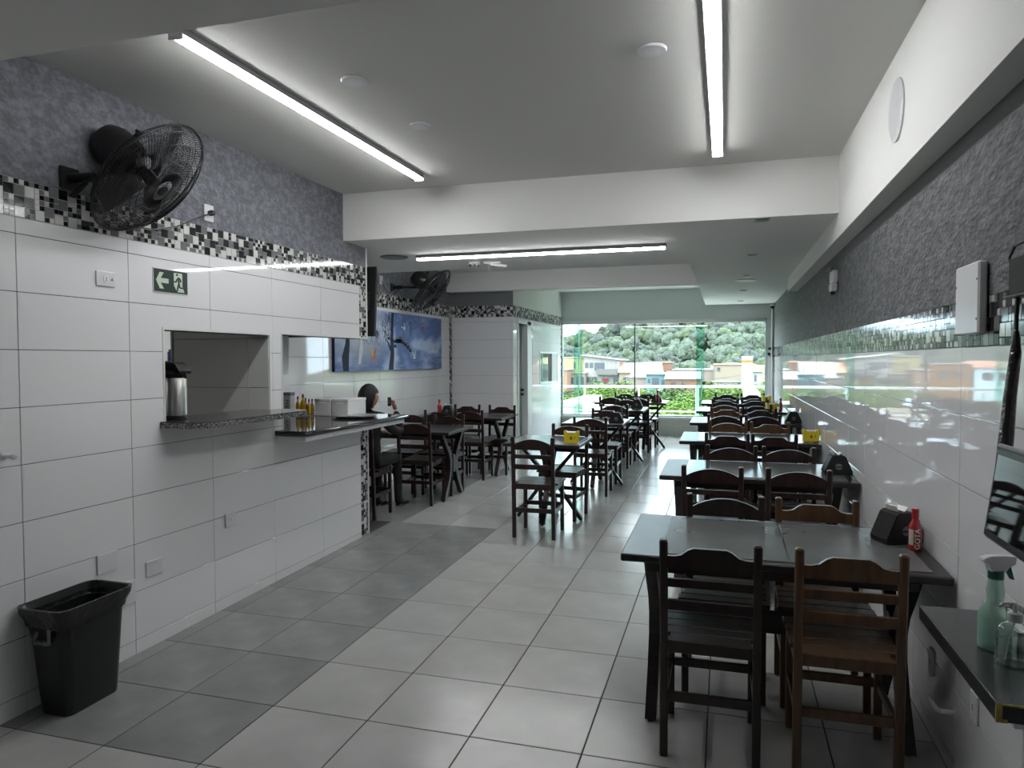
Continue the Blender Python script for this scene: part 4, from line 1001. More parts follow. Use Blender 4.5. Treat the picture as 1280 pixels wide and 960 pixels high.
MB().tube([(-.05, .04, -.16), (-.06, .01, -.22), (-.085, -.03, -.34), (-.105, -.07, -.45), (-.13, -.12, -.56), (-.15, -.2, -.62)], .016, 10, rr=[.007, .014, .016, .018, .018, .014]).build('cable_sleeve', T['bag'], t, 50)
t = thing('wall_outlet', 'white outlet with clip above the black adapter on right wall', 'socket', (RX, 2.17, 2.03)); MB().box((-.02, -.04, -.05), (0, .04, .05), .01).build('plate', T['white'], t)
t = thing('wall_emergency_lamp', 'small white emergency lamp with loose wires high on right wall', 'emergency light', (RX, 5.96, 2.20), 0)
MB().box((-.05, -.07, -.02), (0, .07, .075), .012).build('body', T['white'], t)
MB().box((-.055, -.055, -.085), (-.005, .055, -.02), .01).build('battery_case', T['white2'], t)
MB().lathe([(0, 0), (.02, 0), (.028, .03), (0, .032)], 14, (-.04, .02, .085), (-.5, .2, .2)).build('lamp_head', T['greyp'], t, 40)
MB().box((-.054, -.03, -.11), (-.02, .03, -.085), .006).build('foot', T['black'], t)
MB().tube([(-.03, .07, .06), (-.04, .13, .03), (-.03, .15, -.01), (-.03, .11, -.03), (-.03, .07, -.02)], .003, 5).build('wire', T['white'], t)
t = thing('security_camera', 'small dome security camera in the corner above the window pier', 'camera', (.775, 13.16, 2.47))
MB().lathe([(0, .09), (.035, .09), (.045, .07), (.045, .05), (.035, .045)], 18).build('base', T['white'], t, 40)
MB().lathe([(0, 0), (.02, .004), (.033, .02), (.035, .045)], 18).build('dome', T['black'], t, 40)
MB().tube([(0, .0, .08), (0, .1, .08), (0, .14, .09)], .012, 8).build('arm', T['white'], t, 40)
o = tag(MB().tube([(.785, 13.27, .2), (.785, 13.27, 2.40), (.785, 13.24, 2.46), (.785, 13.2, 2.50)], .016, 10).build('cable_conduit', T['white2'], None, 40), 'white vertical conduit beside the window pier', 'pipe')

# television on the end of the left wall
t = thing('television', 'black wall television seen edge-on at the end of the left wall', 'television', (-3.405, 5.66, 1.80), 0)
Wd = V((0, .10, 1)).normalized(); Nd = V((1, 0, 0)).cross(Wd)
MB().obox(V((0, .05, .32)), V((1, 0, 0)), Nd, Wd, .90, .035, .62, .006).build('back_case', T['black'], t)
MB().obox(V((0, .05, .32)) - Nd * .019, V((1, 0, 0)), Nd, Wd, .88, .004, .60, .001).build('screen', T['screen'], t)
MB().box((.275, -.072, .24), (.40, .05, .40), .01).build('wall_bracket', T['blackm'], t)

# =================================================================== PAINTING
t = thing('canvas_painting', 'wide blue winter landscape canvas with bare trees and birds', 'painting', (PX + .003, 8.085, 1.835))
cv = bpy.data.materials.new('painted_sky'); cv.use_nodes = True; n = cv.node_tree.nodes; l = cv.node_tree.links
tcx = n.new('ShaderNodeTexCoord'); mp = n.new('ShaderNodeMapping'); mp.inputs['Scale'].default_value = (1, 1.1, 2.6); mp.inputs['Rotation'].default_value = (.6, 0, 0)
l.new(tcx.outputs['Object'], mp.inputs[0]); wv = n.new('ShaderNodeTexWave'); wv.inputs['Scale'].default_value = 1.3; wv.inputs['Distortion'].default_value = 7; wv.inputs['Detail'].default_value = 4
l.new(mp.outputs[0], wv.inputs['Vector']); r = n.new('ShaderNodeValToRGB'); e = r.color_ramp.elements
e[0].position = 0; e[0].color = (.09, .16, .38, 1); e[1].position = 1; e[1].color = (.42, .52, .72, 1); x_ = e.new(.5); x_.color = (.19, .28, .54, 1)
l.new(wv.outputs['Color'], r.inputs[0])
gr = n.new('ShaderNodeTexGradient'); gr.gradient_type = 'SPHERICAL'; m2 = n.new('ShaderNodeMapping'); m2.inputs['Location'].default_value = (0, 1.0, -.25); m2.inputs['Scale'].default_value = (1, 1.1, 2.0)
l.new(tcx.outputs['Object'], m2.inputs[0]); l.new(m2.outputs[0], gr.inputs[0]); mx = n.new('ShaderNodeMixRGB'); mx.inputs[2].default_value = (.55, .60, .62, 1)
l.new(gr.outputs['Fac'], mx.inputs[0]); l.new(r.outputs[0], mx.inputs[1]); l.new(mx.outputs[0], n['Principled BSDF'].inputs['Base Color']); n['Principled BSDF'].inputs['Roughness'].default_value = .6
PW, PH = 1.465, .355
MB().box((.0, -PW, -PH), (.035, PW, PH), .002).build('canvas', cv, t)
MB().box((.0, -PW - .002, -PH), (.034, -PW, PH)).build('canvas_side', mat('navy_canvas_edge', (.008, .018, .075), .6), t)
pm = lambda nm, c: mat(nm, c, .7)
ink, snow = pm('painted_dark_bark', (.012, .022, .05)), pm('painted_snow', (.55, .60, .66))
def pf(poly, name, m, dx=0): return MB().prism(poly, (.0352 + dx, 0, 0), (0, 1, 0), (0, 0, 1), (.0008, 0, 0)).build(name, m, t, fix=True)
def tree_shape(path, wid):
    L = [(y - w_, z) for (y, z), w_ in zip(path, wid)]; R_ = [(y + w_, z) for (y, z), w_ in zip(path, wid)]; return L + R_[::-1]
pf(tree_shape([(-1.24, -.35), (-1.25, -.2), (-1.20, -.05), (-1.20, .08), (-1.19, .33)], [.06, .075, .045, .03, .022]), 'painted_trunk', ink)
pf(tree_shape([(-.16, -.35), (-.12, -.15), (-.13, .05), (-.12, .2), (-.10, .345)], [.065, .05, .04, .035, .035]), 'painted_trunk', ink)
pf(tree_shape([(-.15, -.12), (-.25, 0), (-.30, .02)], [.03, .015, .006]), 'painted_branch', ink)
pf(tree_shape([(-.10, -.02), (.05, .03), (.25, -.02), (.40, -.10), (.44, -.12)], [.03, .028, .024, .02, .005]), 'painted_branch', ink)
for (yy_, zz_, q_) in ((.02, .02, .05), (.10, .035, .055), (.18, .0, .06), (.26, -.03, .06), (.33, -.07, .05), (.40, -.11, .045), (-.04, -.06, .04), (-.22, .03, .035)):
    pf([(yy_ + q_ * (.7 + .5 * abs(math.sin(5 * a_ + yy_ * 9))) * math.cos(a_), zz_ + .5 * q_ * (.6 + .6 * abs(math.cos(4 * a_))) * math.sin(a_)) for a_ in [2 * PI * k / 14 for k in range(14)]], 'painted_foliage', ink, .0002)
pf(tree_shape([(-.10, .0), (.05, .045), (.22, .01), (.33, -.045)], [.002, .008, .008, .002]), 'painted_snow_line', snow, .0006)
rr = random.Random(5); tw = MB()
def twig(y, z, a, L, w_):
    y2, z2 = y + L * math.sin(a), z + L * math.cos(a)
    dx, dz = w_ * math.cos(a), -w_ * math.sin(a)
    tw.prism([(y - dx, z - dz), (y + dx, z + dz), (y2 + dx * .5, z2 + dz * .5), (y2 - dx * .5, z2 - dz * .5)], (.0355, 0, 0), (0, 1, 0), (0, 0, 1), (.0005, 0, 0))
    if L > .03 and abs(z2) < .33:
        for _ in range(2 if L > .05 else 3): twig(y2, z2, a + rr.uniform(-.8, .8), L * rr.uniform(.6, .85), w_ * .7)
for (y, z, a) in ((-.14, -.05, -.5), (-.14, 0, -.9), (-.30, .0, -.2), (-.11, .15, .8), (-.12, .05, -.5), (-.1, .25, -.6), (.35, -.05, .3), (.2, 0, 0), (-1.2, .1, .9), (-1.2, .15, -.6)): twig(y, z, a, .10, .007)
for k in range(16): twig(-.95 + k * .045, -.04 + rr.uniform(-.02, .03), rr.uniform(-.7, .7), .06, .004)
tw.build('painted_twigs', pm('painted_twig', (.06, .075, .12)), t)['kind'] = 'stuff'
def bird(y, z, s, m1, m2_, rot=0):
    c, q = math.cos(rot), math.sin(rot)
    R2 = lambda P: [(y + s * (a * c - b * q), z + s * (a * q + b * c)) for a, b in P]
    o_ = pf(R2([(-.3, -.15), (0, -.3), (.35, -.22), (.55, -.3), (.4, -.12), (.1, .0), (-.2, 0)]), 'painted_bird', m1, .0008)
    pf(R2([(-.15, 0), (-.55, .75), (-.3, .6), (.05, .1)]), 'painted_wing', m2_, .0010); pf(R2([(.0, 0), (.45, .7), (.5, .45), (.25, 0)]), 'painted_wing', m1, .0010)
orange, yel, red_, wh = pm('painted_orange', (.55, .20, .08)), pm('painted_yellow', (.60, .45, .12)), pm('painted_red', (.42, .07, .05)), pm('painted_white', (.62, .65, .66))
bird(-.62, -.19, .17, orange, yel); bird(.52, -.19, .11, wh, wh, .15); bird(1.16, -.11, .11, wh, wh, .9); bird(.22, .17, .10, snow, snow, .8); bird(.80, .20, .10, red_, red_, -.5)
pf([(-.98, -.28), (-.93, -.05), (-.88, .08), (-.86, -.1), (-.92, -.28)], 'painted_bird', wh, .0008)
wt = MB()
for k in range(26):
    y = rr.uniform(-1.4, 1.4); z = rr.uniform(-.34, -.16); L = rr.uniform(.05, .25)
    wt.prism([(y, z), (y + L, z + .002), (y + L, z + .007), (y, z + .005)], (.0353, 0, 0), (0, 1, 0), (0, 0, 1), (.0005, 0, 0))
wt.build('painted_water_lines', pm('painted_pale_blue', (.30, .38, .52)), t)['kind'] = 'stuff'

# =================================================================== WOMAN
def skin_body(name, verts, edges, m, parent, root=0, sub=2):
    me = bpy.data.meshes.new(name); me.from_pydata([v[0] for v in verts], edges, []); me.materials.append(m)
    o_ = link(name, me, parent); md = o_.modifiers.new('skin', 'SKIN'); md.use_smooth_shade = True
    for i, v in enumerate(verts):
        sv = me.skin_vertices[0].data[i]; r_ = v[1]; sv.radius = r_ if isinstance(r_, tuple) else (r_, r_); sv.use_root = (i == root)
    s2 = o_.modifiers.new('sub', 'SUBSURF'); s2.levels = s2.render_levels = sub
    return o_
pz = fz(6.2)
t = thing('person', 'woman in black sitting at the alcove table, facing the window', 'person', (-3.32, 6.20, pz - .035))
# local frame: +Y is where she faces; pelvis at origin xy
B = [((0, .02, .56), (.15, .12)), ((0, 0, .72), (.135, .105)), ((0, -.01, .86), (.145, .105)), ((0, 0, .97), (.15, .095)), ((0, .01, 1.04), (.06, .055)), ((0, .025, 1.09), .045),
     ((.085, .04, .55), .085), ((.09, .24, .555), .075), ((.095, .44, .55), .058), ((.10, .46, .30), .048), ((.10, .45, .09), .035), ((.105, .53, .05), .035), ((.105, .60, .035), .028),
     ((-.085, .04, .55), .085), ((-.09, .24, .555), .075), ((-.095, .42, .55), .058), ((-.10, .40, .30), .048), ((-.10, .38, .09), .035), ((-.105, .46, .05), .035), ((-.105, .53, .035), .028),
     ((.165, .0, .985), .062), ((.215, .12, .86), .050), ((.20, .33, .83), .042), ((.155, .36, .95), .036), ((.12, .37, 1.03), .028),
     ((-.165, .0, .985), .062), ((-.22, .10, .84), .050), ((-.19, .28, .75), .042), ((-.13, .42, .79), .034), ((-.10, .50, .80), .026)]
E_ = [(0, 1), (1, 2), (2, 3), (3, 4), (4, 5), (0, 6), (6, 7), (7, 8), (8, 9), (9, 10), (10, 11), (11, 12), (0, 13), (13, 14), (14, 15), (15, 16), (16, 17), (17, 18), (18, 19),
      (3, 20), (20, 21), (21, 22), (22, 23), (23, 24), (3, 25), (25, 26), (26, 27), (27, 28), (28, 29)]
skin_body('clothed_body', B, E_, T['cloth'], t)
# head: lofted shape with brow, nose, mouth, chin; turned to her right
HR = Matrix.Rotation(-.55, 3, 'Z') @ Matrix.Rotation(-.12, 3, 'X'); HC = V((0, .045, 1.185))
hm = MB(); nr, nc = 22, 28; vs = []
for i in range(nr + 1):
    ph = PI * i / nr; zz = math.cos(ph); rad = math.sin(ph)
    for k in range(nc):
        a = 2 * PI * k / nc; x_ = math.cos(a) * rad; y_ = math.sin(a) * rad
        px_, py_, pz_ = x_ * .074, y_ * .092, zz * .115
        if zz < 0: px_ *= 1 - .38 * (-zz) ** 1.3; py_ = py_ * (1 - .25 * (-zz) ** 2) + .012 * (-zz)
        f_ = max(0, math.sin(a)) ** 10 * rad
        nose = math.exp(-((zz + .18) / .12) ** 2) * max(0, math.sin(a)) ** 60 * .022
        brow = math.exp(-((zz - .12) / .10) ** 2) * f_ * .004; eye = -math.exp(-((zz - .0) / .09) ** 2) * math.exp(-((abs(math.cos(a)) - .38) / .16) ** 2) * max(0, math.sin(a)) * .007
        lip = math.exp(-((zz + .50) / .06) ** 2) * f_ * .007; chin = math.exp(-((zz + .82) / .12) ** 2) * f_ * .010
        py_ += nose + brow + eye + lip + chin
        vs.append(HC + HR @ V((px_, py_, pz_)))
fs = [(i * nc + k, i * nc + (k + 1) % nc, (i + 1) * nc + (k + 1) % nc, (i + 1) * nc + k) for i in range(nr) for k in range(nc)]
hm.add(vs, fs)
hm.lathe([(.035, -.02), (.033, .0), (.036, .11), (.03, .13)], 16, (0, .03, 1.03), (0, .12, 1)); hm.build('head', T['skin'], t, 80)
for s in (-1, 1): MB().lathe([(0, 0), (.014, .001), (.018, .006), (.010, .010), (0, .010)], 12, HC + HR @ V((s * .070, -.005, -.01)), HR @ V((s, -.2, 0)), (1, 1)).build('ear', T['skin'], t, 60)
for s in (-1, 1): MB().lathe([(0, -.004), (.008, -.003), (.009, 0), (.006, .004), (0, .005)], 10, HC + HR @ V((s * .030, .079, .002)), HR @ V((s * .2, 1, 0))).build('eye', T['black'], t, 60)
MB().tube([HC + HR @ V((.072, .0, .012)), HC + HR @ V((.066, .07, .010)), HC + HR @ V((.02, .097, .006)), HC + HR @ V((-.02, .097, .006)), HC + HR @ V((-.066, .07, .01)), HC + HR @ V((-.072, 0, .012))], .0022, 6).build('glasses', T['greyp'], t)
hv = []; nr2, nc2 = 18, 28
for i in range(nr2 + 1):
    ph = PI * .86 * i / nr2; zz = math.cos(ph); rad = math.sin(ph)
    for k in range(nc2):
        a = 2 * PI * k / nc2; fr = max(0, math.sin(a)); x_ = math.cos(a) * rad * .088; y_ = math.sin(a) * rad * .106
        low = zz < .35
        if low and fr > .25: y_ *= .45 if fr > .6 else .75; x_ *= .93
        z_ = zz * .128 + .004
        if zz < -.2: z_ -= (-zz - .2) * .05; y_ -= .012
        nn = noise.noise(V((x_ * 30, y_ * 30, 3))) * .006
        hv.append(HC + HR @ V((x_ * (1 + nn * 8), y_ - .008 + nn, z_)))
MB().add(hv, [(i * nc2 + k, i * nc2 + (k + 1) % nc2, (i + 1) * nc2 + (k + 1) % nc2, (i + 1) * nc2 + k) for i in range(nr2) for k in range(nc2)]).build('hair', T['hair'], t, 80)
MB().lathe([(0, -.05), (.05, -.04), (.062, 0), (.05, .04), (0, .05)], 14, HC + HR @ V((0, -.085, -.085)), (0, 0, 1)).build('hair_bun', T['hair'], t, 60)
# hands with five fingers each
def hand(w_, d_, up_, side, name='hand'):
    """w_ wrist, d_ pointing direction, up_ back-of-hand normal, side +1/-1 for the thumb"""
    w_, d_, up_ = V(w_), V(d_).normalized(), V(up_).normalized(); sx = d_.cross(up_).normalized() * side
    v = [(w_, .024), (w_ + d_ * .03, (.026, .018)), (w_ + d_ * .07, (.030, .015))]; e = [(0, 1), (1, 2)]
    for k in range(4):
        off = (k - 1.5) * .016; L = (.030, .034, .032, .025)[k] * .75; b0 = w_ + d_ * .075 + sx * off; i0 = len(v)
        v += [(b0, .0085), (b0 + d_ * L - up_ * .006, .008), (b0 + d_ * (L * 1.5) - up_ * .022, .0075), (b0 + d_ * (L * 1.3) - up_ * .038, .0068)]
        e += [(2, i0), (i0, i0 + 1), (i0 + 1, i0 + 2), (i0 + 2, i0 + 3)]
    i0 = len(v); b0 = w_ + d_ * .03 + sx * .026
    v += [(b0, .011), (b0 + sx * .018 + d_ * .02 - up_ * .012, .0095), (b0 + sx * .012 + d_ * .042 - up_ * .026, .008)]; e += [(1, i0), (i0, i0 + 1), (i0 + 1, i0 + 2)]
    return skin_body(name, v, e, T['skin'], t, 0, 1)
hand((.118, .372, 1.035), (-.25, .0, 1), (.5, .9, .1), -1); hand((-.095, .505, .80), (.5, 1, .0), (0, 0, 1), 1)
o_ = thing('phone', 'small dark phone held up in the woman\'s right hand', 'phone', (-3.32 + .075, 6.20 + .33, pz + 1.09), .3)
MB().obox(V((0, 0, 0)), V((1, 0, 0)), V((0, 1, 0)), V((0, 0, 1)), .035, .008, .09, .003).build('case', T['black'], o_); MB().obox(V((0, -.0045, 0)), V((1, 0, 0)), V((0, 1, 0)), V((0, 0, 1)), .031, .001, .082).build('screen', T['screen'], o_)
for s, y_ in ((1, .555), (-1, .485)): MB().obox(V((s * .105, y_, .035)), V((1, 0, 0)), V((0, 1, 0)), V((0, 0, 1)), .085, .23, .065, .025).build('shoe', T['black'], t, 60)

# =================================================================== OUTSIDE
def far(px, py, Y):
    """a direction seen through the window, carried out to depth Y"""
    t_ = [(600, -.345), (705, -.221), (723, -.208), (793, -.121), (876, -.0316), (957, .0514), (1000, .095), (1280, .41)]
    for (a, sa), (b, sb) in zip(t_, t_[1:]):
        if px <= b: break
    s = sa + (sb - sa) * (px - a) / (b - a)
    return V((s * Y, Y, EYE - (py - 449) * Y * (.00112 - s * .0006 - .00002)))
M2 = {}
M2['grass'] = mat('grass_ground', (.049, .073, .016), .95, var=.4, vscale=.12)
M2['road'] = mat('pale_road', (.129, .125, .120), .9, var=.1, vscale=.3)
M2['rock'] = mat('sandy_slope', (.169, .122, .086), .95, var=.2, vscale=.2)
def leafm(name, a, b, rnd=.18, sc=.9): return mat(name, a, .9, col2=b, vscale=sc, rnd=rnd, var=.0001, bump=.9, bscale=7, bdist=.12)
M2['t1'] = leafm('hazy_green_crown', (.037, .054, .040), (.071, .095, .069), .22, 5.5); M2['t2'] = leafm('mid_green_crown', (.031, .052, .029), (.069, .095, .052), .2, .6)  # distance haze put into the greyed hill greens
M2['t3'] = leafm('dark_green_crown', (.029, .040, .037), (.054, .071, .060), .2, 5); M2['t4'] = leafm('yellow_green_crown', (.080, .080, .026), (.131, .114, .046), .15, 6)
M2['f1'] = leafm('bright_leaves', (.037, .086, .005), (.097, .166, .017), .2, 2.5); M2['f2'] = leafm('green_leaves', (.017, .048, .009), (.052, .103, .023), .2, 2.5)
M2['bark'] = mat('tree_bark', (.12, .09, .06), .95)
# terrain: valley floor, then the wooded hill
def hz(x, y):
    k = min(1, max(0, (y - 165) / 150)); k = k * k * (3 - 2 * k)
    s_ = x / max(y, 1); ridge = 10.5 + 1.0 * math.sin(x * .05 + 1) - 8.0 * min(1, max(0, (-s_ - .135) / .05))
    return -7 + .012 * max(0, y - 60) + k * (ridge + 6)
vs = []; nx, ny = 50, 50
for j in range(ny + 1):
    for i in range(nx + 1):
        y = 17 + (j / ny) ** 1.5 * 420; x = -220 + 340 * i / nx; vs.append((x, y, hz(x, y) + noise.noise(V((x * .03, y * .03, 0))) * .8))
g = MB().add(vs, [(j * (nx + 1) + i, j * (nx + 1) + i + 1, (j + 1) * (nx + 1) + i + 1, (j + 1) * (nx + 1) + i) for j in range(ny) for i in range(nx)]).build('ground', M2['grass'], None, 60); struct(g)
# balcony outside the glass
boxo('balcony_slab', (-6, EY + .12, -.15), (3, 15.0, .12), mat('pale_balcony_tile', (.62, .61, .58), .9, var=.1, vscale=2))  # slab colour raised to bounce daylight onto the far ceiling
t = thing('balcony_railing', 'white tubular balcony railing outside the window', 'railing', (0, 14.4, .12))
MB().tube([(-6, 0, .935), (-2.9, 0, .93), (3, 0, .96)], .024, 8).build('handrail', T['alu'], t, 40)
MB().tube([(-6, 0, .44), (3, 0, .46)], .014, 8).build('lower_rail', T['alu'], t, 40); MB().tube([(-6, 0, .10), (3, 0, .10)], .014, 8).build('lower_rail', T['alu'], t, 40)
for x_ in (-5.2, -3.9, -2.75, -1.65, -.52, .75, 2.0): MB().tube([(x_, 0, 0), (x_, 0, .94)], .03 if x_ == -.52 else .017, 8).build('baluster', T['alu_w'], t, 40)

# --- tree kinds
def crown_mesh(name, m, seed, n=20, sub=3, flat_=.62):
    import bmesh
    rnd = random.Random(seed); bm = bmesh.new()
    for k in range(n):
        a = rnd.random() * 2 * PI; r = rnd.random() ** .6; z = rnd.uniform(-.4, 1) * (1 - r * .5)
        s = rnd.uniform(.26, .44); c = V((math.cos(a) * r * .78, math.sin(a) * r * .78, z * flat_))
        ret = bmesh.ops.create_icosphere(bm, subdivisions=sub, radius=s)
        for v in ret['verts']:
            d = v.co.normalized(); v.co = c + v.co * (1 + .35 * noise.noise(d * 2.7 + c * 4) + .30 * noise.noise(d * 7 + c * 9) + .25 * noise.noise(d * 16 + c * 9))
    me = bpy.data.meshes.new(name); bm.to_mesh(me); bm.free(); me.materials.append(m); me.shade_smooth(); return me
def leafy_mesh(name, m, seed, n=2600, size=.11):
    rnd = random.Random(seed); mb = MB(); blobs = [(V((rnd.uniform(-.6, .6), rnd.uniform(-.6, .6), rnd.uniform(-.35, .55))), rnd.uniform(.3, .5)) for _ in range(12)]
    for k in range(n):
        c, R = rnd.choice(blobs); d = V((rnd.gauss(0, 1), rnd.gauss(0, 1), rnd.gauss(0, 1))).normalized(); p = c + d * R * rnd.uniform(.75, 1.05)
        a = V((rnd.gauss(0, 1), rnd.gauss(0, 1), rnd.gauss(0, .5))).normalized(); b = d.cross(a).normalized() if rnd.random() < .5 else a.orthogonal().normalized(); s = size * rnd.uniform(.6, 1.3)
        mb.add([p - a * s * .5, p + b * s * .22 , p + a * s * .5, p - b * s * .22], [(0, 1, 2, 3)])
    return mb.mesh(name, m)
trunk = MB().tube([(0, 0, -1.2), (.03, .02, -.5), (0, 0, 0), (.1, 0, .4)], .06, 7, rr=[.09, .07, .06, .03]).mesh('trunk', M2['bark'])
CR = [crown_mesh('crown', M2['t1'], 1), crown_mesh('crown', M2['t2'], 2), crown_mesh('crown', M2['t3'], 3), crown_mesh('crown', M2['t1'], 4, flat_=.9), crown_mesh('crown', M2['t4'], 5), crown_mesh('crown', M2['t2'], 6, flat_=.9)]
LF = [leafy_mesh('crown', M2['f1'], 11), leafy_mesh('crown', M2['f2'], 12), leafy_mesh('crown', M2['f1'], 13)]
TL = ['hazy green broad tree on the wooded hill', 'mid green round tree on the wooded hill', 'dark bluish-green tree on the wooded hill', 'tall hazy green tree on the wooded hill', 'yellowish tree at the foot of the hill', 'tall mid green tree on the wooded hill']
def tree(p, r, k, label, leafy=False, group='trees on the hill', hs=1.0):
    o_ = thing('leafy_tree' if leafy else 'hill_tree', label, 'tree', p, random.uniform(0, 6.28), group); o_.scale = (r, r, r * hs)
    link('crown', (LF if leafy else CR)[k], o_); link('trunk', trunk, o_); return o_
rt_ = random.Random(21)
rows = [(172, 2.6, 26), (184, 3.0, 28), (198, 3.2, 30), (212, 3.5, 30), (228, 3.8, 30), (246, 4.1, 29), (266, 4.4, 28), (288, 4.7, 27), (312, 5.0, 26), (336, 5.4, 24)]
cnt = 0
col_n = {0: 'hazy green', 1: 'mid green', 2: 'dark bluish-green', 3: 'tall hazy green', 4: 'yellowish', 5: 'tall mid green'}
row_n = ['at the very foot of the hill', 'in the second rank up the hill', 'low on the hill', 'on the lower slope', 'on the middle slope', 'just above mid slope', 'on the upper slope', 'high on the hill', 'just below the ridge', 'on the ridge']
def zone(s):
    for lim, nm in ((-.225, 'beyond the washroom wall'), (-.18, 'above the yellow house'), (-.135, 'above the balcony house'), (-.10, 'above the long shed roof'), (-.06, 'above the blue house'), (-.02, 'above the white warehouse'), (.02, 'above the sandy hall')):
        if s < lim: return nm
    return 'around the slim tower'
for ri, (yy, rr_, nn) in enumerate(rows):
    for i in range(nn):
        x = yy * (-.33 + .40 * (i + rt_.uniform(-.3, .3)) / (nn - 1)); y = yy + rt_.uniform(-7, 7); r = rr_ * rt_.uniform(.75, 1.25)
        k = rt_.choices([0, 1, 2, 3, 5], [.36, .20, .18, .16, .10])[0]
        if ri == 0 and rt_.random() < .3: k = 4
        tree((x, y, hz(x, y) + r * .9), r, k, col_n[k] + ' crown ' + row_n[ri] + ' ' + zone(x / y), hs=rt_.uniform(.85, 1.2)); cnt += 1
for i in range(64):       # the part of the hill seen only mirrored in the washroom wall
    sx = rt_.uniform(.08, .36); yy = 180 + 150 * (i / 64); x = sx * yy; r = rt_.uniform(4.5, 7)
    k = rt_.choices([0, 1, 2, 3, 5], [.36, .20, .18, .16, .10])[0]
    tree((x, yy, hz(x, yy) + r * .8), r, k, col_n[k] + ' crown ' + ('low', 'midway', 'high')[min(2, i // 22)] + ' on the right-hand hill, mirrored, ' + ('nearest', 'towards', 'beyond', 'farthest past')[min(3, int((sx - .08) / .07))] + ' the right pier', hs=1)
# sky-line tree standing proud at the left
for px, py, lb in ((733, 417, 'lone tall tree on the left skyline beside the open sky'), (781, 410, 'tall skyline tree just left of the dark mullion'), (812, 406, 'tall skyline tree above the blue house'), (905, 404, 'tall skyline tree above the sandy hall'), (935, 403, 'tall skyline tree above the slim tower')):
    p = far(px, py, 330); tree((p.x, p.y, p.z - 3.5), 3.6, 3, lb, hs=1.4)
# foreground greenery below the balcony
fg_ = [(712, 500, 42, 1.7, 0), (722, 490, 47, 1.7, 1), (737, 493, 40, 1.6, 0), (751, 489, 44, 1.8, 0), (766, 492, 41, 1.7, 0), (779, 486, 45, 2.2, 0), (793, 492, 42, 1.5, 2), (808, 502, 34, 1.4, 1), (822, 490, 46, 1.9, 1),
       (838, 488, 44, 2.1, 1), (853, 496, 40, 2.0, 1), (868, 492, 42, 2.0, 1), (828, 510, 32, 1.7, 0), (850, 514, 30, 1.7, 0), (872, 508, 33, 1.7, 2), (893, 494, 40, 2.0, 0), (906, 492, 43, 1.9, 2), (919, 493, 41, 1.9, 0),
       (951, 489, 44, 1.7, 0), (800, 515, 29, 1.3, 2), (963, 496, 40, 1.8, 0), (690, 500, 42, 2.0, 0), (660, 500, 42, 2.0, 0), (640, 498, 45, 2.0, 1), (885, 512, 32, 1.5, 0)]
FGL = ['bright leafy tree right beside the washroom wall corner', 'deeper green tree under the peach house', 'bright leafy tree behind the low white building', 'bright tree directly below the balcony house, left half',
 'bright leafy tree below the red heart', 'bright tall tree rising left of the dark mullion', 'small bright tree just right of the dark mullion', 'deeper green low tree below the long shed roof', 'deeper green tree in front of the blue house',
 'deeper green tree below the brick row, left', 'deeper green tree below the brick row, right', 'deeper green tree behind the green glass overlap', 'bright low tree above the sill behind the square tables', 'bright low tree above the sill left of the railing post',
 'bright low tree beside the railing post', 'bright tree left of the sandy hall, right of the green glass', 'bright tree below the sandy hall', 'bright tree left of the pale van', 'bright tree right of the pale van by the window frame',
 'lowest bright shrub near the sauce bottle on the far table', 'bright tree hidden partly by the right window pier', 'bright tree seen only in reflections, left of the washroom corner', 'second bright tree left of the washroom corner', 'deeper green tree farthest left outside', 'bright low tree right of the green glass overlap']
for q, (px, py, Y, r, k) in enumerate(fg_):
    p = far(px, py, Y)
    tree((p.x, p.y, p.z - r * .45), r, k, FGL[q], True, 'leafy trees beyond the balcony', hs=.9)

# --- houses
def house(name, label, px0, px1, ytop, ybot, Y, depth, wallm, roofm, roof='flat', wins=(), group='houses across the valley', cat='house', over=.25, rise=1.2, base=1.5):
    a = far(px0, ytop, Y); b = far(px1, ybot, Y); W, H = b.x - a.x, a.z - b.z
    t = thing(name, label, cat, (a.x, Y, b.z), 0, group)
    MB().box((0, 0, -base), (W, depth, H)).build('wall', wallm, t)
    if roof == 'flat': MB().box((-over, -over, H), (W + over, depth + over, H + .18), .03).build('roof', roofm, t)
    elif roof == 'gable':
        MB().prism([(-over, 0), (W + over, 0), (W / 2, rise)], (0, -over, H), (1, 0, 0), (0, 0, 1), (0, depth + 2 * over, 0)).build('roof', roofm, t, fix=True)
    elif roof == 'shed_l': MB().prism([(-over, rise), (-over, rise + .15), (W + over, .15), (W + over, 0)], (0, -over, H), (1, 0, 0), (0, 0, 1), (0, depth + 2 * over, 0)).build('roof', roofm, t, fix=True); MB().prism([(0, 0), (W, 0), (0, rise)], (0, 0, H), (1, 0, 0), (0, 0, 1), (0, depth, 0)).build('gable_wall', wallm, t, fix=True)
    elif roof == 'front': MB().prism([(-.3, -.1), (-.3, .05), (depth * .6, rise), (depth + .3, .05), (depth + .3, -.1)], (-over, 0, H), (0, 1, 0), (0, 0, 1), (W + 2 * over, 0, 0)).build('roof', roofm, t, fix=True)
    for (u0, u1, v0, v1) in wins:
        f = MB(); f.box((u0 * W - .05, -.06, v0 * H - .05), (u1 * W + .05, .0, v1 * H + .05)); f = f.build('window', H_['frame'], t)
        MB().box((u0 * W, -.08, v0 * H), (u1 * W, -.05, v1 * H)).build('pane', H_['glass'], f)
    return t, W, H
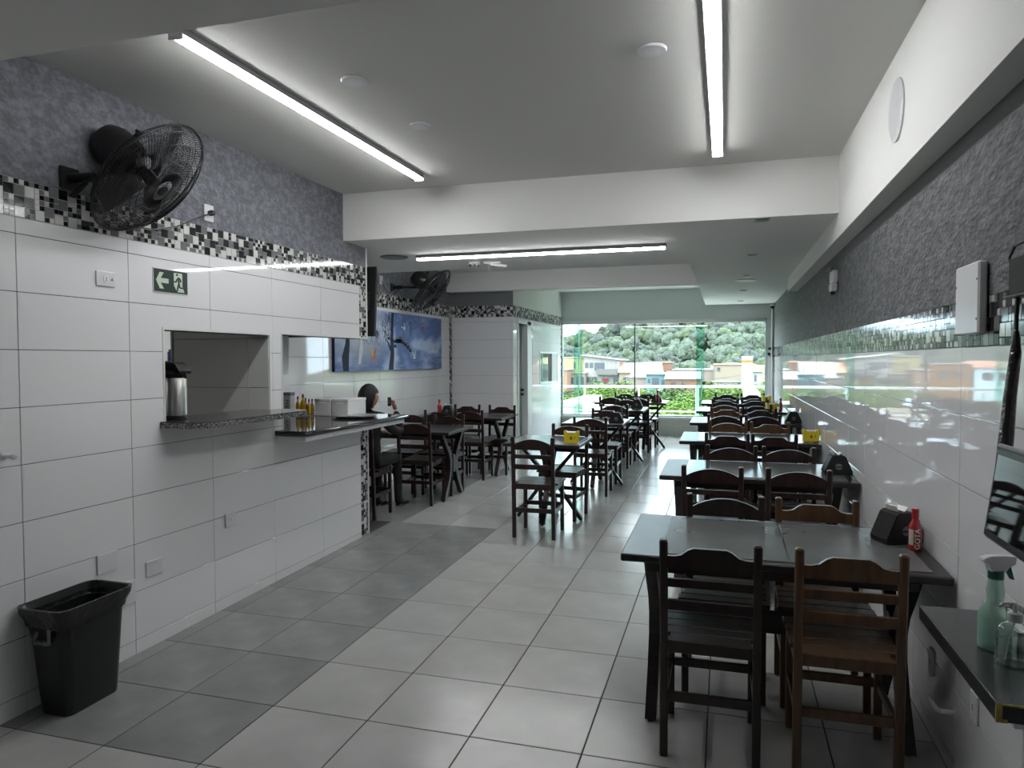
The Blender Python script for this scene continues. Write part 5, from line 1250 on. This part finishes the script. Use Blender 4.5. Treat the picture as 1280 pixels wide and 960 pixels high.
H_ = dict(frame=mat('pale_window_frame', (.153, .153, .147), .6), glass=mat('dark_pane', (.031, .037, .043), .15), yellow=mat('yellow_render', (.245, .214, .110), .9, var=.06, vscale=1),
          white=mat('white_render', (.226, .224, .214), .9, var=.06, vscale=1), peach=mat('peach_render', (.202, .122, .083), .9), roofw=mat('pale_metal_roof', (.220, .220, .220), .6), blue=mat('sky_blue_render', (.077, .169, .202), .9),
          brick=mat('brick_wall', (.147, .080, .052), .9, var=.15, vscale=2), pink=mat('pinkish_render', (.208, .169, .153), .9), grey=mat('grey_render', (.110, .110, .110), .9), sand=mat('sandy_render', (.202, .171, .135), .9), orange=mat('orange_render', (.226, .116, .031), .9),
          tblue=mat('pale_blue_cladding', (.55, .68, .78), .7), tred=mat('tile_roof', (.42, .22, .15), .9))
house('terrace_house', 'yellow two-storey house with pale flat roof at the left', 700, 737, 447, 464, 141, 8, H_['yellow'], H_['roofw'], 'flat', [(.55, .62, .3, .7)])
house('small_house', 'peach house front below the yellow house at the left', 697, 737, 465, 484, 138, 8, H_['pink'], H_['roofw'], 'flat', [(.48, .58, .35, .75), (.68, .80, .3, .8), (.86, .97, .3, .8)])
house('brick_house', 'narrow brick-orange house at the far left behind the glass edge', 690, 711, 461, 478, 134, 6, H_['peach'], H_['roofw'], 'flat', [(.2, .4, .4, .7)])
hh, W, H = house('balcony_house', 'white house with deep balcony and red heart on its front wall', 736, 776, 450, 484, 140, 9, H_['white'], H_['roofw'], 'shed_l', [(.03, .12, .74, .92), (.16, .26, .74, .92), (.30, .60, .66, .92), (.02, .2, .22, .42), (.22, .38, .22, .42), (.84, .96, .18, .42)], rise=1.0, over=.7)
MB().box((W * .38, -1.3, H * .50), (W * 1.0, -.1, H * .70)).build('balcony', H_['grey'], hh)
for k in range(4): MB().box((W * (.62 + .12 * k), -1.25, H * .70), (W * (.62 + .12 * k) + .12, -1.13, H * .97)).build('balcony_post', H_['white'], hh)
hp = [(0, -.55), (-.5, .0), (-.5, .3), (-.3, .45), (0, .3), (.3, .45), (.5, .3), (.5, 0)]
MB().prism([(a * 1.55 + .0, b * 1.5) for a, b in hp], (W * .61, -.06, H * .27), (1, 0, 0), (0, 0, 1), (0, .05, 0)).build('dark_shield', H_['grey'], hh, fix=True)
MB().prism([(a * .9 + .1, b * .95) for a, b in hp], (W * .61, -.12, H * .30), (1, 0, 0), (0, 0, 1), (0, .05, 0)).build('red_heart', mat('heart_red', (.25, .015, .035), .7), hh, fix=True)
house('terrace_house', 'cream house with pitched roof right of the balcony house', 776, 791, 464, 484, 138, 8, H_['sand'], H_['tred'], 'front', [(.3, .5, .35, .7)], rise=1.8)
house('terrace_house', 'white house tucked between cream house and the blue house', 784, 802, 470, 484, 134, 6, H_['white'], H_['roofw'], 'flat', [(.2, .35, .3, .7)])
house('warehouse', 'long pale shed with wide white roof left of the blue house', 790, 820, 470, 482, 128, 14, H_['pink'], H_['roofw'], 'front', [], rise=2.6, over=.4)
hb, W, H = house('blue_house', 'sky-blue house front with white lettered wall panel', 808, 834, 467, 492, 122, 9, H_['blue'], H_['roofw'], 'flat', [(.08, .2, .6, .8), (.28, .62, .5, .85), (.74, .88, .5, .75)], over=.4)
MB().prism([(0, 0), (W * .55, 0), (W * .45, H * .22), (W * .15, H * .22)], (W * .45, -.8, H * .1), (1, 0, 0), (0, 0, 1), (0, .6, 0)).build('parked_canopy', H_['tblue'], hb, fix=True)
house('brick_house', 'low brick building behind the blue house roof', 806, 838, 453, 463, 168, 10, H_['brick'], H_['tred'], 'flat', [(.1, .2, .2, .7), (.3, .42, .2, .7), (.55, .66, .2, .7)])
house('brick_house', 'brick and plaster row right of the blue house', 833, 875, 472, 485, 118, 9, H_['brick'], H_['roofw'], 'front', [(.15, .3, .3, .7), (.45, .55, .3, .7)], rise=1.1)
house('warehouse', 'long low white warehouse roof behind the brick row', 842, 896, 462, 468, 152, 12, H_['pink'], H_['roofw'], 'flat', [(.05, .15, .2, .8), (.25, .4, .2, .8), (.5, .65, .2, .8)])
house('garden_wall', 'long pale wall crossing the slope at the right', 893, 956, 477, 483, 105, .6, H_['white'], H_['roofw'], 'flat', [], cat='wall')
house('warehouse', 'sandy pink hall at the foot of the hill on the right', 893, 932, 456, 467, 150, 12, H_['sand'], H_['tred'], 'flat', [(.1, .2, .3, .7)])
tw_, W, H = house('water_tower', 'slim white tower with an orange band near the top', 928, 941, 447, 495, 95, 1.6, H_['tblue'], H_['white'], 'flat', [], over=.08, cat='tower')  # reflection in the window glass, modelled as a solid tower
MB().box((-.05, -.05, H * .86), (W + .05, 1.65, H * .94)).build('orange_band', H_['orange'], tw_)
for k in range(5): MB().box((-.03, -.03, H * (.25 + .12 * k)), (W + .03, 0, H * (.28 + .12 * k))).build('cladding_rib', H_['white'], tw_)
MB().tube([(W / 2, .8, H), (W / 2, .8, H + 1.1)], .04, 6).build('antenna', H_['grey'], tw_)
house('small_house', 'white cube house just right of the slim tower', 941, 953, 465, 484, 100, 5, H_['white'], H_['roofw'], 'flat', [(.2, .4, .4, .8)])
house('low_building', 'low white building with blue-grey flat roof by the balcony', 704, 727, 503, 535, 26, 5, H_['white'], H_['tblue'], 'flat', [(.15, .35, .3, .7)], over=.12)
hv_, W, H = house('pale_van', 'pale domed van roof parked beneath the trees at the right', 931, 951, 490, 512, 36, 3.2, H_['white'], H_['white'], 'gable', [(.15, .85, .35, .7)], over=.0, rise=.35, cat='van', base=.3)
house('reflected_house', 'orange and yellow house farther left, mostly hidden by the washroom wall', 655, 690, 455, 482, 140, 8, H_['orange'], H_['roofw'], 'flat', [(.2, .4, .5, .8), (.55, .8, .5, .8)])
house('terrace_house', 'blue-grey house farthest left, hidden by the washroom wall', 615, 652, 458, 482, 140, 8, H_['tblue'], H_['tred'], 'front', [(.2, .4, .5, .8), (.55, .8, .5, .8)])
house('terrace_house', 'pale house on the far right, seen mirrored in the washroom wall hatch', 1075, 1105, 455, 484, 130, 8, H_['white'], H_['tred'], 'front', [(.1, .3, .3, .7), (.5, .8, .3, .7)])
house('brick_house', 'orange brick house on the far right, seen mirrored in the hatch', 1110, 1150, 460, 486, 125, 8, H_['brick'], H_['roofw'], 'flat', [(.1, .3, .3, .7), (.5, .8, .3, .7)])
house('warehouse', 'long white roofed hall on the far right, seen only as a reflection', 1155, 1210, 458, 484, 135, 10, H_['sand'], H_['roofw'], 'flat', [(.1, .2, .3, .7), (.4, .5, .3, .7)])
# pale yard, street wall and poles
p, q = far(726, 520, 30), far(800, 520, 30)
t = thing('yard_wall', 'pale low yard wall with small openings beyond the railing', 'wall', (p.x * 25 / 30, 25, far(760, 512, 25).z))
MB().box((0, 0, -4), (2.6, .3, .30)).build('wall', H_['sand'], t)
for k in range(8): MB().box((.12 + k * .3, -.03, .05), (.25 + k * .3, 0, .18)).build('opening', H_['grey'], t)
for q_, (px, h, Y) in enumerate(((893, 458, 110), (838, 470, 120))):
    p = far(px, h, Y); t = thing('utility_pole', ('grey utility pole by the long pale wall', 'utility pole at the corner of the blue house')[q_], 'pole', (p.x, Y, p.z - 8))
    MB().tube([(0, 0, 0), (0, 0, 8)], .12, 8).build('pole', H_['grey'], t); MB().box((-.9, -.06, 7.4), (.9, .06, 7.52)).build('crossarm', H_['grey'], t)
for k, (y0_, y1_) in enumerate(((463, 459), (470, 465), (473, 471))):
    a, m_, b = far(838, y0_ + 5, 118), far(880, (y0_ + y1_) / 2 + 8, 113), far(962, y1_, 104)
    pts = [a.lerp(b, i / 12) - V((0, 0, 1.1 * math.sin(PI * i / 12))) for i in range(13)]
    tag(MB().tube(pts, .03, 4).build('power_line', T['black']), ('upper', 'middle', 'lower')[k] + ' sagging power line crossing the right half of the view', 'cable')
t = thing('sandy_bank', 'bare pinkish sandy bank below the trees at the right', 'bank', far(900, 462, 160)); vs = []
for j in range(7):
    for i in range(13): vs.append((-2 + i * 1.0, j * 1.2, -3 + j * .75 + noise.noise(V((i * .6, j * .6, 2))) * .7 - abs(i - 6) * .12))
MB().add(vs, [(j * 13 + i, j * 13 + i + 1, (j + 1) * 13 + i + 1, (j + 1) * 13 + i) for j in range(6) for i in range(12)]).build('earth', M2['rock'], t, 60)
